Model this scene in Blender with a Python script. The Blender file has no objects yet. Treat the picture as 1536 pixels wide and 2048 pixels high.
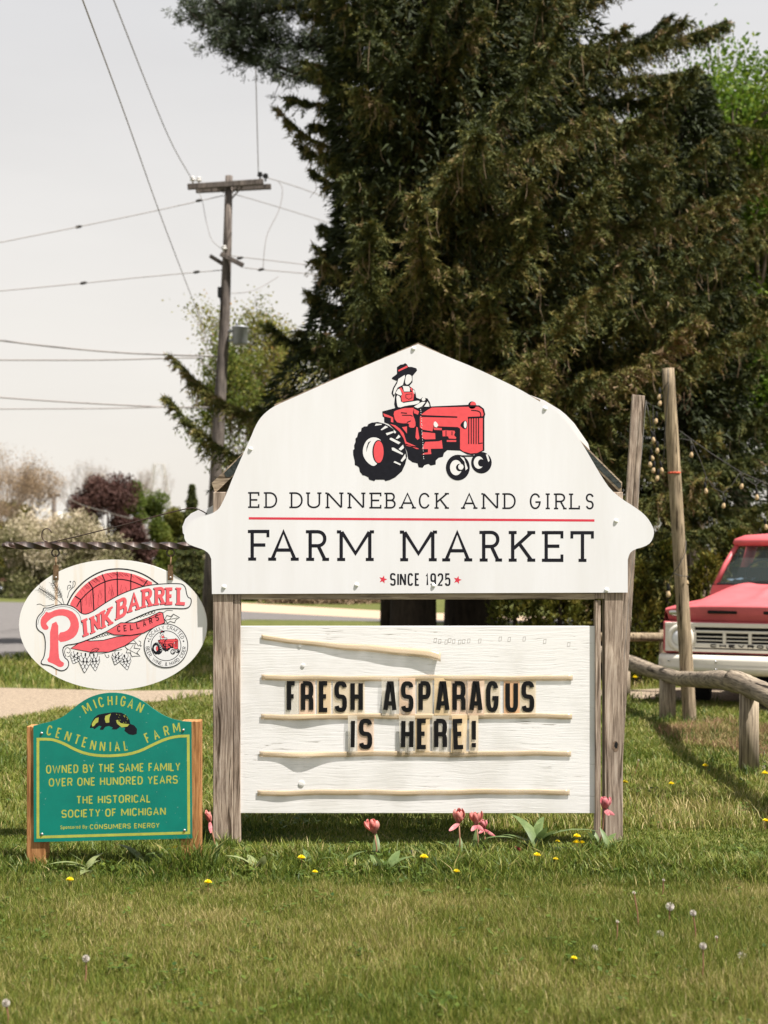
import bpy, math, random
import numpy as np
from mathutils import Vector, Matrix
from mathutils.geometry import tessellate_polygon

R = math.radians
rnd = random.Random(7)
rng = np.random.default_rng(11)
scene = bpy.context.scene
col = scene.collection

# ------------------------------------------------------------------ camera, world, sun, exposure
F, H, HY, CX = 2840.0, 1.39, 1135.0, 768.0       # focal length in photo pixels, eye height, horizon row, centre column
cam = bpy.data.cameras.new('camera')
cam.sensor_fit = 'VERTICAL'; cam.sensor_height = 36.0; cam.sensor_width = 27.0
cam.lens = F / 2048.0 * 36.0
cam.shift_y = (HY - 1024.0) / 2048.0
cam.clip_start = 0.1; cam.clip_end = 3000
cam.dof.use_dof = True; cam.dof.focus_distance = 7.1; cam.dof.aperture_fstop = 3.2
camo = bpy.data.objects.new('camera', cam); col.objects.link(camo)
camo.location = (0, 0, H); camo.rotation_euler = (R(90), 0, 0)
scene.camera = camo

SUN = Vector((0.46, -0.25, 1.0)).normalized()     # towards the sun: right, a little in front of the signs, high
world = bpy.data.worlds.new('World'); scene.world = world; world.use_nodes = True
wn, wl = world.node_tree.nodes, world.node_tree.links
bg = wn['Background']; bg.inputs['Strength'].default_value = 0.1
sky = wn.new('ShaderNodeTexSky'); sky.sky_type = 'NISHITA'; sky.sun_disc = False
sky.sun_elevation = math.asin(SUN.z); sky.sun_rotation = math.atan2(SUN.x, SUN.y)
sky.dust_density = 4.0
tc = wn.new('ShaderNodeTexCoord'); sep = wn.new('ShaderNodeSeparateXYZ'); wl.new(tc.outputs['Generated'], sep.inputs[0])
rampw = wn.new('ShaderNodeValToRGB'); wl.new(sep.outputs['Z'], rampw.inputs[0])
cr = rampw.color_ramp
cr.elements[0].position = 0.0; cr.elements[0].color = (1.0, .935, .845, 1)
cr.elements[1].position = 1.0; cr.elements[1].color = (.55, .60, .70, 1)
for p, c in ((.17, (.965, .92, .86, 1)), (.38, (.835, .825, .825, 1))):
    e = cr.elements.new(p); e.color = c
wmap = wn.new('ShaderNodeMapping'); wmap.inputs['Scale'].default_value = (1.2, 1.2, 5); wl.new(tc.outputs['Generated'], wmap.inputs[0])
wno = wn.new('ShaderNodeTexNoise'); wno.inputs['Scale'].default_value = 2.2; wno.inputs['Detail'].default_value = 5; wl.new(wmap.outputs[0], wno.inputs['Vector'])
wmr = wn.new('ShaderNodeMapRange'); wmr.inputs[1].default_value = .3; wmr.inputs[2].default_value = .7; wmr.inputs[3].default_value = 3.75; wmr.inputs[4].default_value = 4.1
wl.new(wno.outputs[0], wmr.inputs[0])
wsc = wn.new('ShaderNodeVectorMath'); wsc.operation = 'SCALE'; wl.new(rampw.outputs[0], wsc.inputs[0]); wl.new(wmr.outputs[0], wsc.inputs['Scale'])
wmx = wn.new('ShaderNodeMix'); wmx.data_type = 'RGBA'; wmx.inputs['Factor'].default_value = .94
wl.new(sky.outputs[0], wmx.inputs['A']); wl.new(wsc.outputs[0], wmx.inputs['B'])
wl.new(wmx.outputs['Result'], bg.inputs['Color'])

sun = bpy.data.lights.new('sun', 'SUN'); sun.energy = 5.0; sun.angle = R(.6); sun.color = (1.0, .945, .88)
suno = bpy.data.objects.new('sun', sun); col.objects.link(suno); suno.location = (20, -10, 40)
suno.rotation_euler = (-SUN).to_track_quat('-Z', 'Y').to_euler()
vs = scene.view_settings
vs.view_transform = 'Standard'; vs.look = 'None'; vs.exposure = 1.25; vs.gamma = 1.0; vs.use_curve_mapping = False
scene.cycles.max_bounces = 6; scene.cycles.diffuse_bounces = 3; scene.cycles.transparent_max_bounces = 8
scene.cycles.use_denoising = True

# ------------------------------------------------------------------ pixel helpers (turn photo measurements into metres)
def gz(y):                                        # the ground dips a little beyond the sign
    t = min(1, max(0, (y - 8.0) / 9.0)); return -0.16 * t * t * (3 - 2 * t)
def gz_np(y):
    t = np.clip((y - 8.0) / 9.0, 0, 1); return -0.16 * t * t * (3 - 2 * t)
def P(px, py, Y): return Vector(((px - CX) * Y / F, Y, H - (py - HY) * Y / F))
def G(px, py):
    Y = F * H / (py - HY)
    for _ in range(12): Y = F * (H - gz(Y)) / (py - HY)
    return Vector(((px - CX) * Y / F, Y, gz(Y)))

# ------------------------------------------------------------------ scene helpers
def tag(o, label=None, cat=None, group=None, kind=None):
    if label: o['label'] = label
    if cat: o['category'] = cat
    if group: o['group'] = group
    if kind: o['kind'] = kind
    return o
def empty(name, loc=(0, 0, 0), rz=0, label=None, cat=None, group=None):
    o = bpy.data.objects.new(name, None); col.objects.link(o); o.location = loc; o.rotation_euler = (0, 0, rz)
    o.empty_display_size = .1
    return tag(o, label, cat, group)
def link_mesh(name, me, mats, parent=None, local=False):
    for m in (mats if isinstance(mats, (list, tuple)) else [mats]): me.materials.append(m)
    o = bpy.data.objects.new(name, me); col.objects.link(o)
    if parent is not None:
        o.parent = parent
        if not local:
            mw = Matrix.Identity(4); q = parent
            chain = []
            while q is not None: chain.append(q); q = q.parent
            for q in reversed(chain): mw = mw @ q.matrix_parent_inverse @ q.matrix_basis
            o.matrix_parent_inverse = mw.inverted()
    return o

class MB:
    def __init__(s): s.v = []; s.f = []; s.m = []; s.mi = 0
    def add(s, vs, fs):
        b = len(s.v); s.v += [tuple(v) for v in vs]; s.f += [tuple(i + b for i in f) for f in fs]; s.m += [s.mi] * len(fs)
    def box(s, a, b, M=None):
        x0, y0, z0 = a; x1, y1, z1 = b
        vs = [(x0, y0, z0), (x1, y0, z0), (x1, y1, z0), (x0, y1, z0), (x0, y0, z1), (x1, y0, z1), (x1, y1, z1), (x0, y1, z1)]
        if M is not None: vs = [M @ Vector(v) for v in vs]
        s.add(vs, [(0, 3, 2, 1), (4, 5, 6, 7), (0, 1, 5, 4), (1, 2, 6, 5), (2, 3, 7, 6), (3, 0, 4, 7)])
    def tube(s, pts, rad, seg=8, caps=True, wob=0, closed=False):
        pts = [Vector(p) for p in pts]; n = len(pts)
        if not isinstance(rad, (list, tuple)): rad = [rad] * n
        vs = []; fs = []; up = None
        for i, p in enumerate(pts):
            if closed: t = pts[(i + 1) % n] - pts[i - 1]
            else: t = pts[min(i + 1, n - 1)] - pts[max(i - 1, 0)]
            if t.length < 1e-9: t = Vector((0, 0, 1))
            t.normalize()
            if up is None:
                up = Vector((0, 0, 1)) if abs(t.z) < .9 else Vector((0, 1, 0))
            u = (up - t * up.dot(t)); u.normalize(); w = t.cross(u); up = u
            for k in range(seg):
                a = 2 * math.pi * k / seg; r = rad[i] * (1 + wob * rnd.uniform(-1, 1))
                vs.append(p + u * (math.cos(a) * r) + w * (math.sin(a) * r))
        m = n if closed else n - 1
        for i in range(m):
            j = (i + 1) % n
            for k in range(seg):
                l = (k + 1) % seg; fs.append((i * seg + k, i * seg + l, j * seg + l, j * seg + k))
        if caps and not closed:
            fs.append(tuple(range(seg - 1, -1, -1))); fs.append(tuple((n - 1) * seg + k for k in range(seg)))
        s.add(vs, fs)
    def lathe(s, prof, seg=16, M=None):               # prof: (r, z)
        vs = []; fs = []
        for r, z in prof:
            for k in range(seg):
                a = 2 * math.pi * k / seg; v = Vector((r * math.cos(a), r * math.sin(a), z)); vs.append(M @ v if M is not None else v)
        for i in range(len(prof) - 1):
            for k in range(seg):
                l = (k + 1) % seg; fs.append((i * seg + k, i * seg + l, (i + 1) * seg + l, (i + 1) * seg + k))
        fs.append(tuple(range(seg - 1, -1, -1))); fs.append(tuple((len(prof) - 1) * seg + k for k in range(seg)))
        s.add(vs, fs)
    def grid(s, rows):                                # rows of equal-length point lists
        n = len(rows[0]); vs = [p for r in rows for p in r]
        s.add(vs, [(i * n + k, i * n + k + 1, (i + 1) * n + k + 1, (i + 1) * n + k) for i in range(len(rows) - 1) for k in range(n - 1)])
    def prism(s, pts, Yf, Yb, Yp=None):               # pixel outline, front plane Yf, back plane Yb (same metres on both)
        Yp = Yp or Yf; q = [P(x, y, Yp) for x, y in pts]; n = len(q)
        a = sum(q[i].x * q[(i + 1) % n].z - q[(i + 1) % n].x * q[i].z for i in range(n))
        if a < 0: q.reverse()
        vs = [(p.x, Yf, p.z) for p in q] + [(p.x, Yb, p.z) for p in q]
        tris = tessellate_polygon([[Vector((p.x, p.z, 0)) for p in q]])
        fs = []
        for t in tris:
            a, b, c = t
            cr_ = (q[b].x - q[a].x) * (q[c].z - q[a].z) - (q[c].x - q[a].x) * (q[b].z - q[a].z)
            if cr_ < 0: a, b, c = a, c, b
            fs.append((a, b, c)); fs.append((a + n, c + n, b + n))
        for i in range(n):
            j = (i + 1) % n; fs.append((i, i + n, j + n, j))
        s.add(vs, fs)
    def build(s, name, mats, parent=None, smooth=False, local=False, bevel=0):
        me = bpy.data.meshes.new(name); me.from_pydata(s.v, [], s.f)
        if any(s.m): me.polygons.foreach_set('material_index', s.m)
        if smooth: me.polygons.foreach_set('use_smooth', [True] * len(me.polygons))
        me.update()
        o = link_mesh(name, me, mats, parent, local)
        if bevel:
            b = o.modifiers.new('bevel', 'BEVEL'); b.width = bevel; b.segments = 2; b.limit_method = 'ANGLE'
        return o

def np_mesh(name, V, faces_quads, faces_tris, mats, parent=None, attr=None, smooth=False):
    """fast mesh from numpy: V (n,3), quads (q,4), tris (t,3), attr: per-vertex floats {name: array}"""
    me = bpy.data.meshes.new(name)
    nq, nt = len(faces_quads), len(faces_tris)
    me.vertices.add(len(V)); me.vertices.foreach_set('co', np.asarray(V, np.float32).ravel())
    idx = np.concatenate([np.asarray(faces_quads, np.int32).ravel(), np.asarray(faces_tris, np.int32).ravel()]) if nq and nt else (np.asarray(faces_quads if nq else faces_tris, np.int32).ravel())
    me.loops.add(len(idx)); me.loops.foreach_set('vertex_index', idx)
    tot = np.concatenate([np.full(nq, 4, np.int32), np.full(nt, 3, np.int32)])
    st = np.concatenate([[0], np.cumsum(tot)[:-1]]).astype(np.int32)
    me.polygons.add(nq + nt); me.polygons.foreach_set('loop_start', st); me.polygons.foreach_set('loop_total', tot)
    if smooth: me.polygons.foreach_set('use_smooth', np.ones(nq + nt, bool))
    for k, a in (attr or {}).items():
        at = me.attributes.new(k, 'FLOAT', 'POINT'); at.data.foreach_set('value', np.asarray(a, np.float32))
    me.update(calc_edges=True)
    return link_mesh(name, me, mats, parent)

# ------------------------------------------------------------------ materials
def new_mat(name):
    m = bpy.data.materials.new(name); m.use_nodes = True
    return m, m.node_tree.nodes, m.node_tree.links, m.node_tree.nodes['Principled BSDF']
def plain(name, c, rough=.6, spec=.4, metal=0, var=.12, scale=12, bump=0, stretch=(1, 1, 1), c2=None, emit=None):
    """base colour with procedural noise variation and optional bump"""
    m, n, l, b = new_mat(name)
    b.inputs['Roughness'].default_value = rough; b.inputs['Specular IOR Level'].default_value = spec; b.inputs['Metallic'].default_value = metal
    t = n.new('ShaderNodeTexCoord'); mp = n.new('ShaderNodeMapping'); mp.inputs['Scale'].default_value = stretch; l.new(t.outputs['Object'], mp.inputs[0])
    no = n.new('ShaderNodeTexNoise'); no.inputs['Scale'].default_value = scale; no.inputs['Detail'].default_value = 6; no.inputs['Roughness'].default_value = .65; l.new(mp.outputs[0], no.inputs['Vector'])
    rp = n.new('ShaderNodeValToRGB'); l.new(no.outputs[0], rp.inputs[0])
    ca = c2 or tuple(x * (1 - var) for x in c); cb = c if c2 else tuple(min(1, x * (1 + var)) for x in c)
    rp.color_ramp.elements[0].position = .35; rp.color_ramp.elements[0].color = (*ca, 1)
    rp.color_ramp.elements[1].position = .65; rp.color_ramp.elements[1].color = (*cb, 1)
    l.new(rp.outputs[0], b.inputs['Base Color'])
    if bump:
        bp = n.new('ShaderNodeBump'); bp.inputs['Strength'].default_value = bump; bp.inputs['Distance'].default_value = .01; l.new(no.outputs[0], bp.inputs['Height']); l.new(bp.outputs[0], b.inputs['Normal'])
    return m
def wood(name, c_dark, c_mid, c_light, scale=1.0, axis='Z', rough=.85, crack=.55):
    m, n, l, b = new_mat(name); b.inputs['Roughness'].default_value = rough; b.inputs['Specular IOR Level'].default_value = .15
    t = n.new('ShaderNodeTexCoord')
    s_long = {'Z': (1, 1, .045), 'X': (.045, 1, 1), 'Y': (1, .045, 1)}[axis]
    # large warp so grain flows round knots
    nw = n.new('ShaderNodeTexNoise'); nw.inputs['Scale'].default_value = 5 * scale; nw.inputs['Detail'].default_value = 2
    mpw = n.new('ShaderNodeMapping'); mpw.inputs['Scale'].default_value = tuple(max(.25, x) for x in s_long); l.new(t.outputs['Object'], mpw.inputs[0]); l.new(mpw.outputs[0], nw.inputs['Vector'])
    mp = n.new('ShaderNodeMapping'); mp.inputs['Scale'].default_value = s_long; l.new(t.outputs['Object'], mp.inputs[0])
    va = n.new('ShaderNodeVectorMath'); va.operation = 'MULTIPLY_ADD'; va.inputs[1].default_value = (.06, .06, .02); l.new(nw.outputs['Color'], va.inputs[0]); l.new(mp.outputs[0], va.inputs[2])
    no = n.new('ShaderNodeTexNoise'); no.inputs['Scale'].default_value = 90 * scale; no.inputs['Detail'].default_value = 8; no.inputs['Roughness'].default_value = .7; l.new(va.outputs[0], no.inputs['Vector'])
    rp = n.new('ShaderNodeValToRGB'); l.new(no.outputs[0], rp.inputs[0]); r_ = rp.color_ramp
    r_.elements[0].position = .36; r_.elements[0].color = (*c_dark, 1); r_.elements[1].position = .64; r_.elements[1].color = (*c_light, 1)
    e = r_.elements.new(.5); e.color = (*c_mid, 1)
    # drying cracks
    n2 = n.new('ShaderNodeTexNoise'); n2.inputs['Scale'].default_value = 38 * scale; n2.inputs['Detail'].default_value = 3; l.new(va.outputs[0], n2.inputs['Vector'])
    r2 = n.new('ShaderNodeValToRGB'); r2.color_ramp.elements[0].position = .335; r2.color_ramp.elements[0].color = (crack * .5, crack * .45, crack * .4, 1); r2.color_ramp.elements[1].position = .375; r2.color_ramp.elements[1].color = (1, 1, 1, 1); l.new(n2.outputs[0], r2.inputs[0])
    mx = n.new('ShaderNodeMix'); mx.data_type = 'RGBA'; mx.blend_type = 'MULTIPLY'; mx.inputs['Factor'].default_value = 1
    l.new(rp.outputs[0], mx.inputs['A']); l.new(r2.outputs[0], mx.inputs['B'])
    # blotches of weathering
    n3 = n.new('ShaderNodeTexNoise'); n3.inputs['Scale'].default_value = 3.5; n3.inputs['Detail'].default_value = 3; l.new(t.outputs['Object'], n3.inputs['Vector'])
    r3 = n.new('ShaderNodeValToRGB'); r3.color_ramp.elements[0].position = .35; r3.color_ramp.elements[0].color = (.78, .76, .74, 1); r3.color_ramp.elements[1].position = .65; r3.color_ramp.elements[1].color = (1.1, 1.06, 1.0, 1); l.new(n3.outputs[0], r3.inputs[0])
    m2 = n.new('ShaderNodeMix'); m2.data_type = 'RGBA'; m2.blend_type = 'MULTIPLY'; m2.inputs['Factor'].default_value = 1
    l.new(mx.outputs['Result'], m2.inputs['A']); l.new(r3.outputs[0], m2.inputs['B']); l.new(m2.outputs['Result'], b.inputs['Base Color'])
    bp = n.new('ShaderNodeBump'); bp.inputs['Strength'].default_value = .5; bp.inputs['Distance'].default_value = .004
    l.new(no.outputs[0], bp.inputs['Height']); l.new(bp.outputs[0], b.inputs['Normal'])
    return m
def foliage(name, cols, rough=.7, trans=.25, spec=.2):
    """colour picked per twig or blade from attribute 'tone' (0..1)"""
    m, n, l, b = new_mat(name); b.inputs['Roughness'].default_value = rough; b.inputs['Specular IOR Level'].default_value = spec
    a = n.new('ShaderNodeAttribute'); a.attribute_name = 'tone'
    rp = n.new('ShaderNodeValToRGB'); l.new(a.outputs['Fac'], rp.inputs[0]); r_ = rp.color_ramp
    r_.elements[0].position = cols[0][0]; r_.elements[0].color = (*cols[0][1], 1)
    r_.elements[1].position = cols[-1][0]; r_.elements[1].color = (*cols[-1][1], 1)
    for p, c in cols[1:-1]:
        e = r_.elements.new(p); e.color = (*c, 1)
    l.new(rp.outputs[0], b.inputs['Base Color'])
    if trans:
        tr = n.new('ShaderNodeBsdfTranslucent'); l.new(rp.outputs[0], tr.inputs['Color'])
        ms = n.new('ShaderNodeMixShader'); ms.inputs[0].default_value = trans; l.new(b.outputs[0], ms.inputs[1]); l.new(tr.outputs[0], ms.inputs[2])
        l.new(ms.outputs[0], n['Material Output'].inputs[0])
    return m

WHITE = plain('white_panel', (.70, .698, .718), .45, .3, scale=6, c2=(.655, .648, .655), stretch=(1, 1, .12))
def oval_white():
    m, n, l, b = new_mat('rust_streaked_white'); b.inputs['Roughness'].default_value = .45
    t = n.new('ShaderNodeTexCoord'); mp = n.new('ShaderNodeMapping'); mp.inputs['Scale'].default_value = (1, .01, .05); l.new(t.outputs['Object'], mp.inputs[0])
    no = n.new('ShaderNodeTexNoise'); no.inputs['Scale'].default_value = 16; no.inputs['Detail'].default_value = 4; l.new(mp.outputs[0], no.inputs['Vector'])
    rp = n.new('ShaderNodeValToRGB'); l.new(no.outputs[0], rp.inputs[0]); r_ = rp.color_ramp
    r_.elements[0].position = .57; r_.elements[0].color = (.73, .715, .70, 1); r_.elements[1].position = .86; r_.elements[1].color = (.66, .50, .33, 1)
    l.new(rp.outputs[0], b.inputs['Base Color']); return m
OVALW = oval_white()
INK = plain('black_ink', (.010, .010, .015), .6, .12, var=.15, scale=40)
RED = plain('red_print', (.70, .075, .085), .5, .3, var=.06, scale=40)
PINK = plain('pink_print', (.72, .11, .13), .5, .3, var=.06, scale=40)
DKRED = plain('dark_red_print', (.32, .03, .045), .5, .3)
LINE = plain('crimson_rule', (.58, .035, .06), .5, .3, var=.05)
PRINTW = plain('white_print', (.70, .695, .70), .5, .3, var=.02)
def green_paint():
    m = plain('green_paint', (.0, .185, .14), .42, .4, var=.1, scale=7, c2=(.0, .155, .12))
    n, l = m.node_tree.nodes, m.node_tree.links; b = n['Principled BSDF']
    t = n.new('ShaderNodeTexCoord'); vo = n.new('ShaderNodeTexNoise'); vo.inputs['Scale'].default_value = 75; vo.inputs['Detail'].default_value = 2; l.new(t.outputs['Object'], vo.inputs['Vector'])
    rp = n.new('ShaderNodeValToRGB'); rp.color_ramp.elements[0].position = .73; rp.color_ramp.elements[0].color = (0, 0, 0, 1); rp.color_ramp.elements[1].position = .76; rp.color_ramp.elements[1].color = (.6, .6, .6, 1); l.new(vo.outputs[0], rp.inputs[0])
    mx = n.new('ShaderNodeMix'); mx.data_type = 'RGBA'; mx.inputs['B'].default_value = (.32, .42, .36, 1)
    src = b.inputs['Base Color'].links[0].from_socket; l.new(src, mx.inputs['A']); l.new(rp.outputs[0], mx.inputs['Factor']); l.new(mx.outputs['Result'], b.inputs['Base Color'])
    return m
GREEN = green_paint()
YEL = plain('yellow_lettering', (.37, .39, .07), .5, .3, var=.1, scale=30)
def chipped_white():
    m, n, l, b = new_mat('chipped_white_paint'); b.inputs['Roughness'].default_value = .7; b.inputs['Specular IOR Level'].default_value = .2
    t = n.new('ShaderNodeTexCoord'); mp = n.new('ShaderNodeMapping'); mp.inputs['Scale'].default_value = (.05, 1, 1); l.new(t.outputs['Object'], mp.inputs[0])
    nw = n.new('ShaderNodeTexNoise'); nw.inputs['Scale'].default_value = 3; l.new(t.outputs['Object'], nw.inputs['Vector'])
    va = n.new('ShaderNodeVectorMath'); va.operation = 'MULTIPLY_ADD'; va.inputs[1].default_value = (.02, .02, .05); l.new(nw.outputs['Color'], va.inputs[0]); l.new(mp.outputs[0], va.inputs[2])
    no = n.new('ShaderNodeTexNoise'); no.inputs['Scale'].default_value = 110; no.inputs['Detail'].default_value = 7; no.inputs['Roughness'].default_value = .62; l.new(va.outputs[0], no.inputs['Vector'])
    rp = n.new('ShaderNodeValToRGB'); l.new(no.outputs[0], rp.inputs[0]); r_ = rp.color_ramp
    r_.elements[0].position = .33; r_.elements[0].color = (.30, .28, .25, 1); r_.elements[1].position = .395; r_.elements[1].color = (.735, .722, .71, 1)
    pn = n.new('ShaderNodeTexNoise'); pn.inputs['Scale'].default_value = 3.2; pn.inputs['Detail'].default_value = 4; l.new(t.outputs['Object'], pn.inputs['Vector'])
    pr_ = n.new('ShaderNodeMapRange'); pr_.inputs[1].default_value = .40; pr_.inputs[2].default_value = .62; l.new(pn.outputs[0], pr_.inputs[0])
    st_ = n.new('ShaderNodeValToRGB'); st_.color_ramp.elements[0].color = (.63, .615, .59, 1); st_.color_ramp.elements[1].color = (.73, .72, .71, 1); st_.color_ramp.elements[0].position = .3; st_.color_ramp.elements[1].position = .55; l.new(pn.outputs[0], st_.inputs[0])
    mp_ = n.new('ShaderNodeMix'); mp_.data_type = 'RGBA'; l.new(pr_.outputs[0], mp_.inputs['Factor']); l.new(st_.outputs[0], mp_.inputs['A']); l.new(rp.outputs[0], mp_.inputs['B'])
    l.new(mp_.outputs['Result'], b.inputs['Base Color'])
    bp = n.new('ShaderNodeBump'); bp.inputs['Strength'].default_value = .3; bp.inputs['Distance'].default_value = .0035; l.new(no.outputs[0], bp.inputs['Height']); l.new(bp.outputs[0], b.inputs['Normal'])
    return m
BOARD = chipped_white()
POSTW = wood('weathered_post', (.10, .075, .058), (.29, .232, .19), (.47, .40, .34))
BEAMW = wood('weathered_beam', (.14, .11, .085), (.33, .27, .21), (.45, .385, .31), axis='X')
ROOFW = wood('roof_plank', (.10, .075, .055), (.30, .24, .18), (.48, .40, .30), axis='X')
DARKPAINT = plain('peeling_dark_paint', (.022, .028, .026), .7, .3, var=.4, scale=40, bump=.6)
CEDAR = wood('brown_treated_post', (.17, .075, .028), (.34, .165, .065), (.46, .25, .11), crack=.8)
LOG = wood('grey_log', (.11, .09, .07), (.25, .21, .16), (.37, .32, .25), scale=.7)
LOGX = wood('grey_log_rail', (.075, .062, .05), (.22, .185, .145), (.35, .30, .235), scale=.7, axis='Y', crack=.25)
POLEW = wood('tan_round_pole', (.10, .08, .055), (.25, .20, .135), (.36, .295, .21), scale=.8, crack=.3)
UPOLE = wood('creosoted_pole', (.05, .043, .040), (.115, .10, .092), (.19, .165, .15), scale=.4)
IRON = plain('rusty_iron', (.022, .018, .017), .42, .5, metal=.2, scale=25, c2=(.06, .03, .02))
BRASS = plain('rusted_strap', (.18, .11, .06), .5, .5, metal=.6, var=.4, scale=60)
STEEL = plain('galvanised_steel', (.26, .27, .29), .5, .5, metal=.4, var=.15, scale=6)
WIREM = plain('cable_sheath', (.22, .20, .185), .6, .3)
WIRED = plain('dark_cable', (.04, .036, .032), .6, .3)
PORC = plain('porcelain', (.60, .58, .55), .3, .5)
BOLTW = plain('white_bolt_cap', (.82, .81, .79), .35, .5, var=.02)
SCREW = plain('screw_head', (.35, .32, .30), .4, .5, metal=.6)
def plastic(name, c, alpha):
    m, n, l, b = new_mat(name); b.inputs['Roughness'].default_value = .3; b.inputs['Base Color'].default_value = (*c, 1)
    t = n.new('ShaderNodeTexCoord'); no = n.new('ShaderNodeTexNoise'); no.inputs['Scale'].default_value = 14; l.new(t.outputs['Object'], no.inputs['Vector'])
    mr = n.new('ShaderNodeMapRange'); mr.inputs[1].default_value = .3; mr.inputs[2].default_value = .7; mr.inputs[3].default_value = alpha - .12; mr.inputs[4].default_value = min(1, alpha + .12); l.new(no.outputs[0], mr.inputs[0])
    l.new(mr.outputs[0], b.inputs['Alpha']); return m
TRACK = plastic('yellowed_track', (.52, .405, .26), .6)
TILES = {'c': plastic('clear_tile', (.74, .68, .56), .42), 'p': plastic('pale_tile', (.78, .64, .44), .58), 't': plastic('tan_tile', (.80, .60, .35), .66),
         'h': plastic('peach_tile', (.84, .60, .42), .62), 'o': plastic('orange_tile', (.78, .45, .24), .75)}
LETTER = plain('glossy_black_letter', (.006, .006, .007), .4, .2, var=.3)
GROUND = plain('soil_and_turf', (.10, .105, .028), .95, .1, scale=3, c2=(.06, .07, .018), bump=.6)
GRAVEL = plain('pink_gravel', (.30, .24, .175), .95, .1, scale=30, c2=(.155, .122, .09), bump=1)
ASPH = plain('worn_asphalt', (.135, .125, .12), .95, .1, scale=9, c2=(.10, .094, .09), bump=.3)
SAND = plain('sandy_verge', (.42, .32, .235), .95, .1, scale=14, c2=(.30, .22, .15))
STONES = plain('pebbles', (.33, .28, .25), .9, .2, scale=30, c2=(.15, .11, .085))
TRUCKR = plain('faded_red_paint', (.50, .105, .115), .45, .4, var=.12, scale=2.5)
TRUCKW = plain('cream_truck_paint', (.66, .62, .54), .4, .4, var=.05, scale=4)
CHROME = plain('dull_chrome', (.5, .5, .5), .25, .5, metal=.9, var=.05)
BLACKR = plain('black_rubber', (.012, .012, .012), .8, .2)
DARKI = plain('dark_interior', (.01, .01, .01), .8, .2)
def glassm(name, c, rough=.05, alpha=.45):
    m, n, l, b = new_mat(name); b.inputs['Base Color'].default_value = (*c, 1); b.inputs['Roughness'].default_value = rough; b.inputs['Alpha'].default_value = alpha; return m
GLASS = glassm('windshield_glass', (.045, .06, .055), .03, .55)
LENS = glassm('lamp_lens', (.75, .76, .78), .12, .9)
BULB = glassm('frosted_bulb', (.48, .35, .20), .12, .85)
BARK = plain('dark_bark', (.055, .042, .032), .95, .1, scale=9, c2=(.025, .02, .016), bump=1, stretch=(1, 1, .3))
BARKG = plain('grey_bark', (.20, .155, .125), .95, .1, scale=9, c2=(.12, .09, .072))
DEADT = plain('dead_twig', (.15, .11, .07), .95, .1, scale=9)
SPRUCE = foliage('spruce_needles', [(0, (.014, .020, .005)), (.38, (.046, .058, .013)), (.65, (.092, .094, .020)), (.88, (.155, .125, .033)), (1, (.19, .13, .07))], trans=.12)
PINEM = foliage('pine_needles', [(0, (.018, .028, .014)), (.6, (.042, .056, .028)), (1, (.10, .115, .06))], trans=.15)
ARBOR = foliage('arborvitae_sprays', [(0, (.03, .042, .006)), (.5, (.085, .088, .012)), (1, (.16, .125, .022))], trans=.2)
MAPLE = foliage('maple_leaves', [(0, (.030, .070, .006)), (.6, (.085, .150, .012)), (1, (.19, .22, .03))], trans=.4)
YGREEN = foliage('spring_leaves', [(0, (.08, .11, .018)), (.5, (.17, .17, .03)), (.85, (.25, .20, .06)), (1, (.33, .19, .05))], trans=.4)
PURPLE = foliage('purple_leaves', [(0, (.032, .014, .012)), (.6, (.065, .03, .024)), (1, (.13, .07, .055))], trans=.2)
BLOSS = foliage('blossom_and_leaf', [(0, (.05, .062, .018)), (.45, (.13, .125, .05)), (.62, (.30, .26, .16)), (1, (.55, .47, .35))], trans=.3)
BUDS = foliage('tan_buds', [(0, (.20, .14, .09)), (1, (.42, .31, .19))], trans=.3)
GRASSM = foliage('grass_blades', [(0, (.022, .052, .006)), (.35, (.076, .115, .012)), (.68, (.150, .175, .025)), (.88, (.25, .225, .06)), (1, (.42, .34, .16))], rough=.55, trans=.3, spec=.3)
WEEDM = foliage('dry_weeds', [(0, (.06, .10, .015)), (.5, (.20, .15, .06)), (1, (.26, .14, .09))], trans=.3)
def translucent(m, f):
    n, l = m.node_tree.nodes, m.node_tree.links; b = n['Principled BSDF']; tr = n.new('ShaderNodeBsdfTranslucent'); l.new(b.inputs['Base Color'].links[0].from_socket, tr.inputs['Color'])
    ms = n.new('ShaderNodeMixShader'); ms.inputs[0].default_value = f; l.new(b.outputs[0], ms.inputs[1]); l.new(tr.outputs[0], ms.inputs[2]); l.new(ms.outputs[0], n['Material Output'].inputs[0]); return m
TULIPM = translucent(plain('tulip_petal', (.66, .36, .32), .5, .3, scale=38, c2=(.56, .12, .10), stretch=(1, 1, .4)), .4)
TULIPP = translucent(plain('tulip_petal_pink', (.62, .28, .28), .5, .3, scale=45, c2=(.50, .10, .13), stretch=(1, 1, .4)), .4)
TULIPD = plain('tulip_petal_dark', (.22, .02, .03), .5, .3)
LEAFM = translucent(plain('tulip_leaf', (.13, .18, .06), .5, .4, scale=30, c2=(.075, .12, .035), stretch=(1, 1, .15)), .3)
LEAFY = translucent(plain('pale_leaf', (.25, .28, .12), .5, .4, scale=30, c2=(.15, .19, .07), stretch=(1, 1, .2)), .3)
STEMM = plain('flower_stem', (.24, .12, .07), .6, .3)
DANDY = plain('dandelion_yellow', (.78, .62, .015), .7, .2, var=.2, scale=300)
FLUFF = plain('seed_fluff', (.34, .31, .27), .9, .1)

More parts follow.
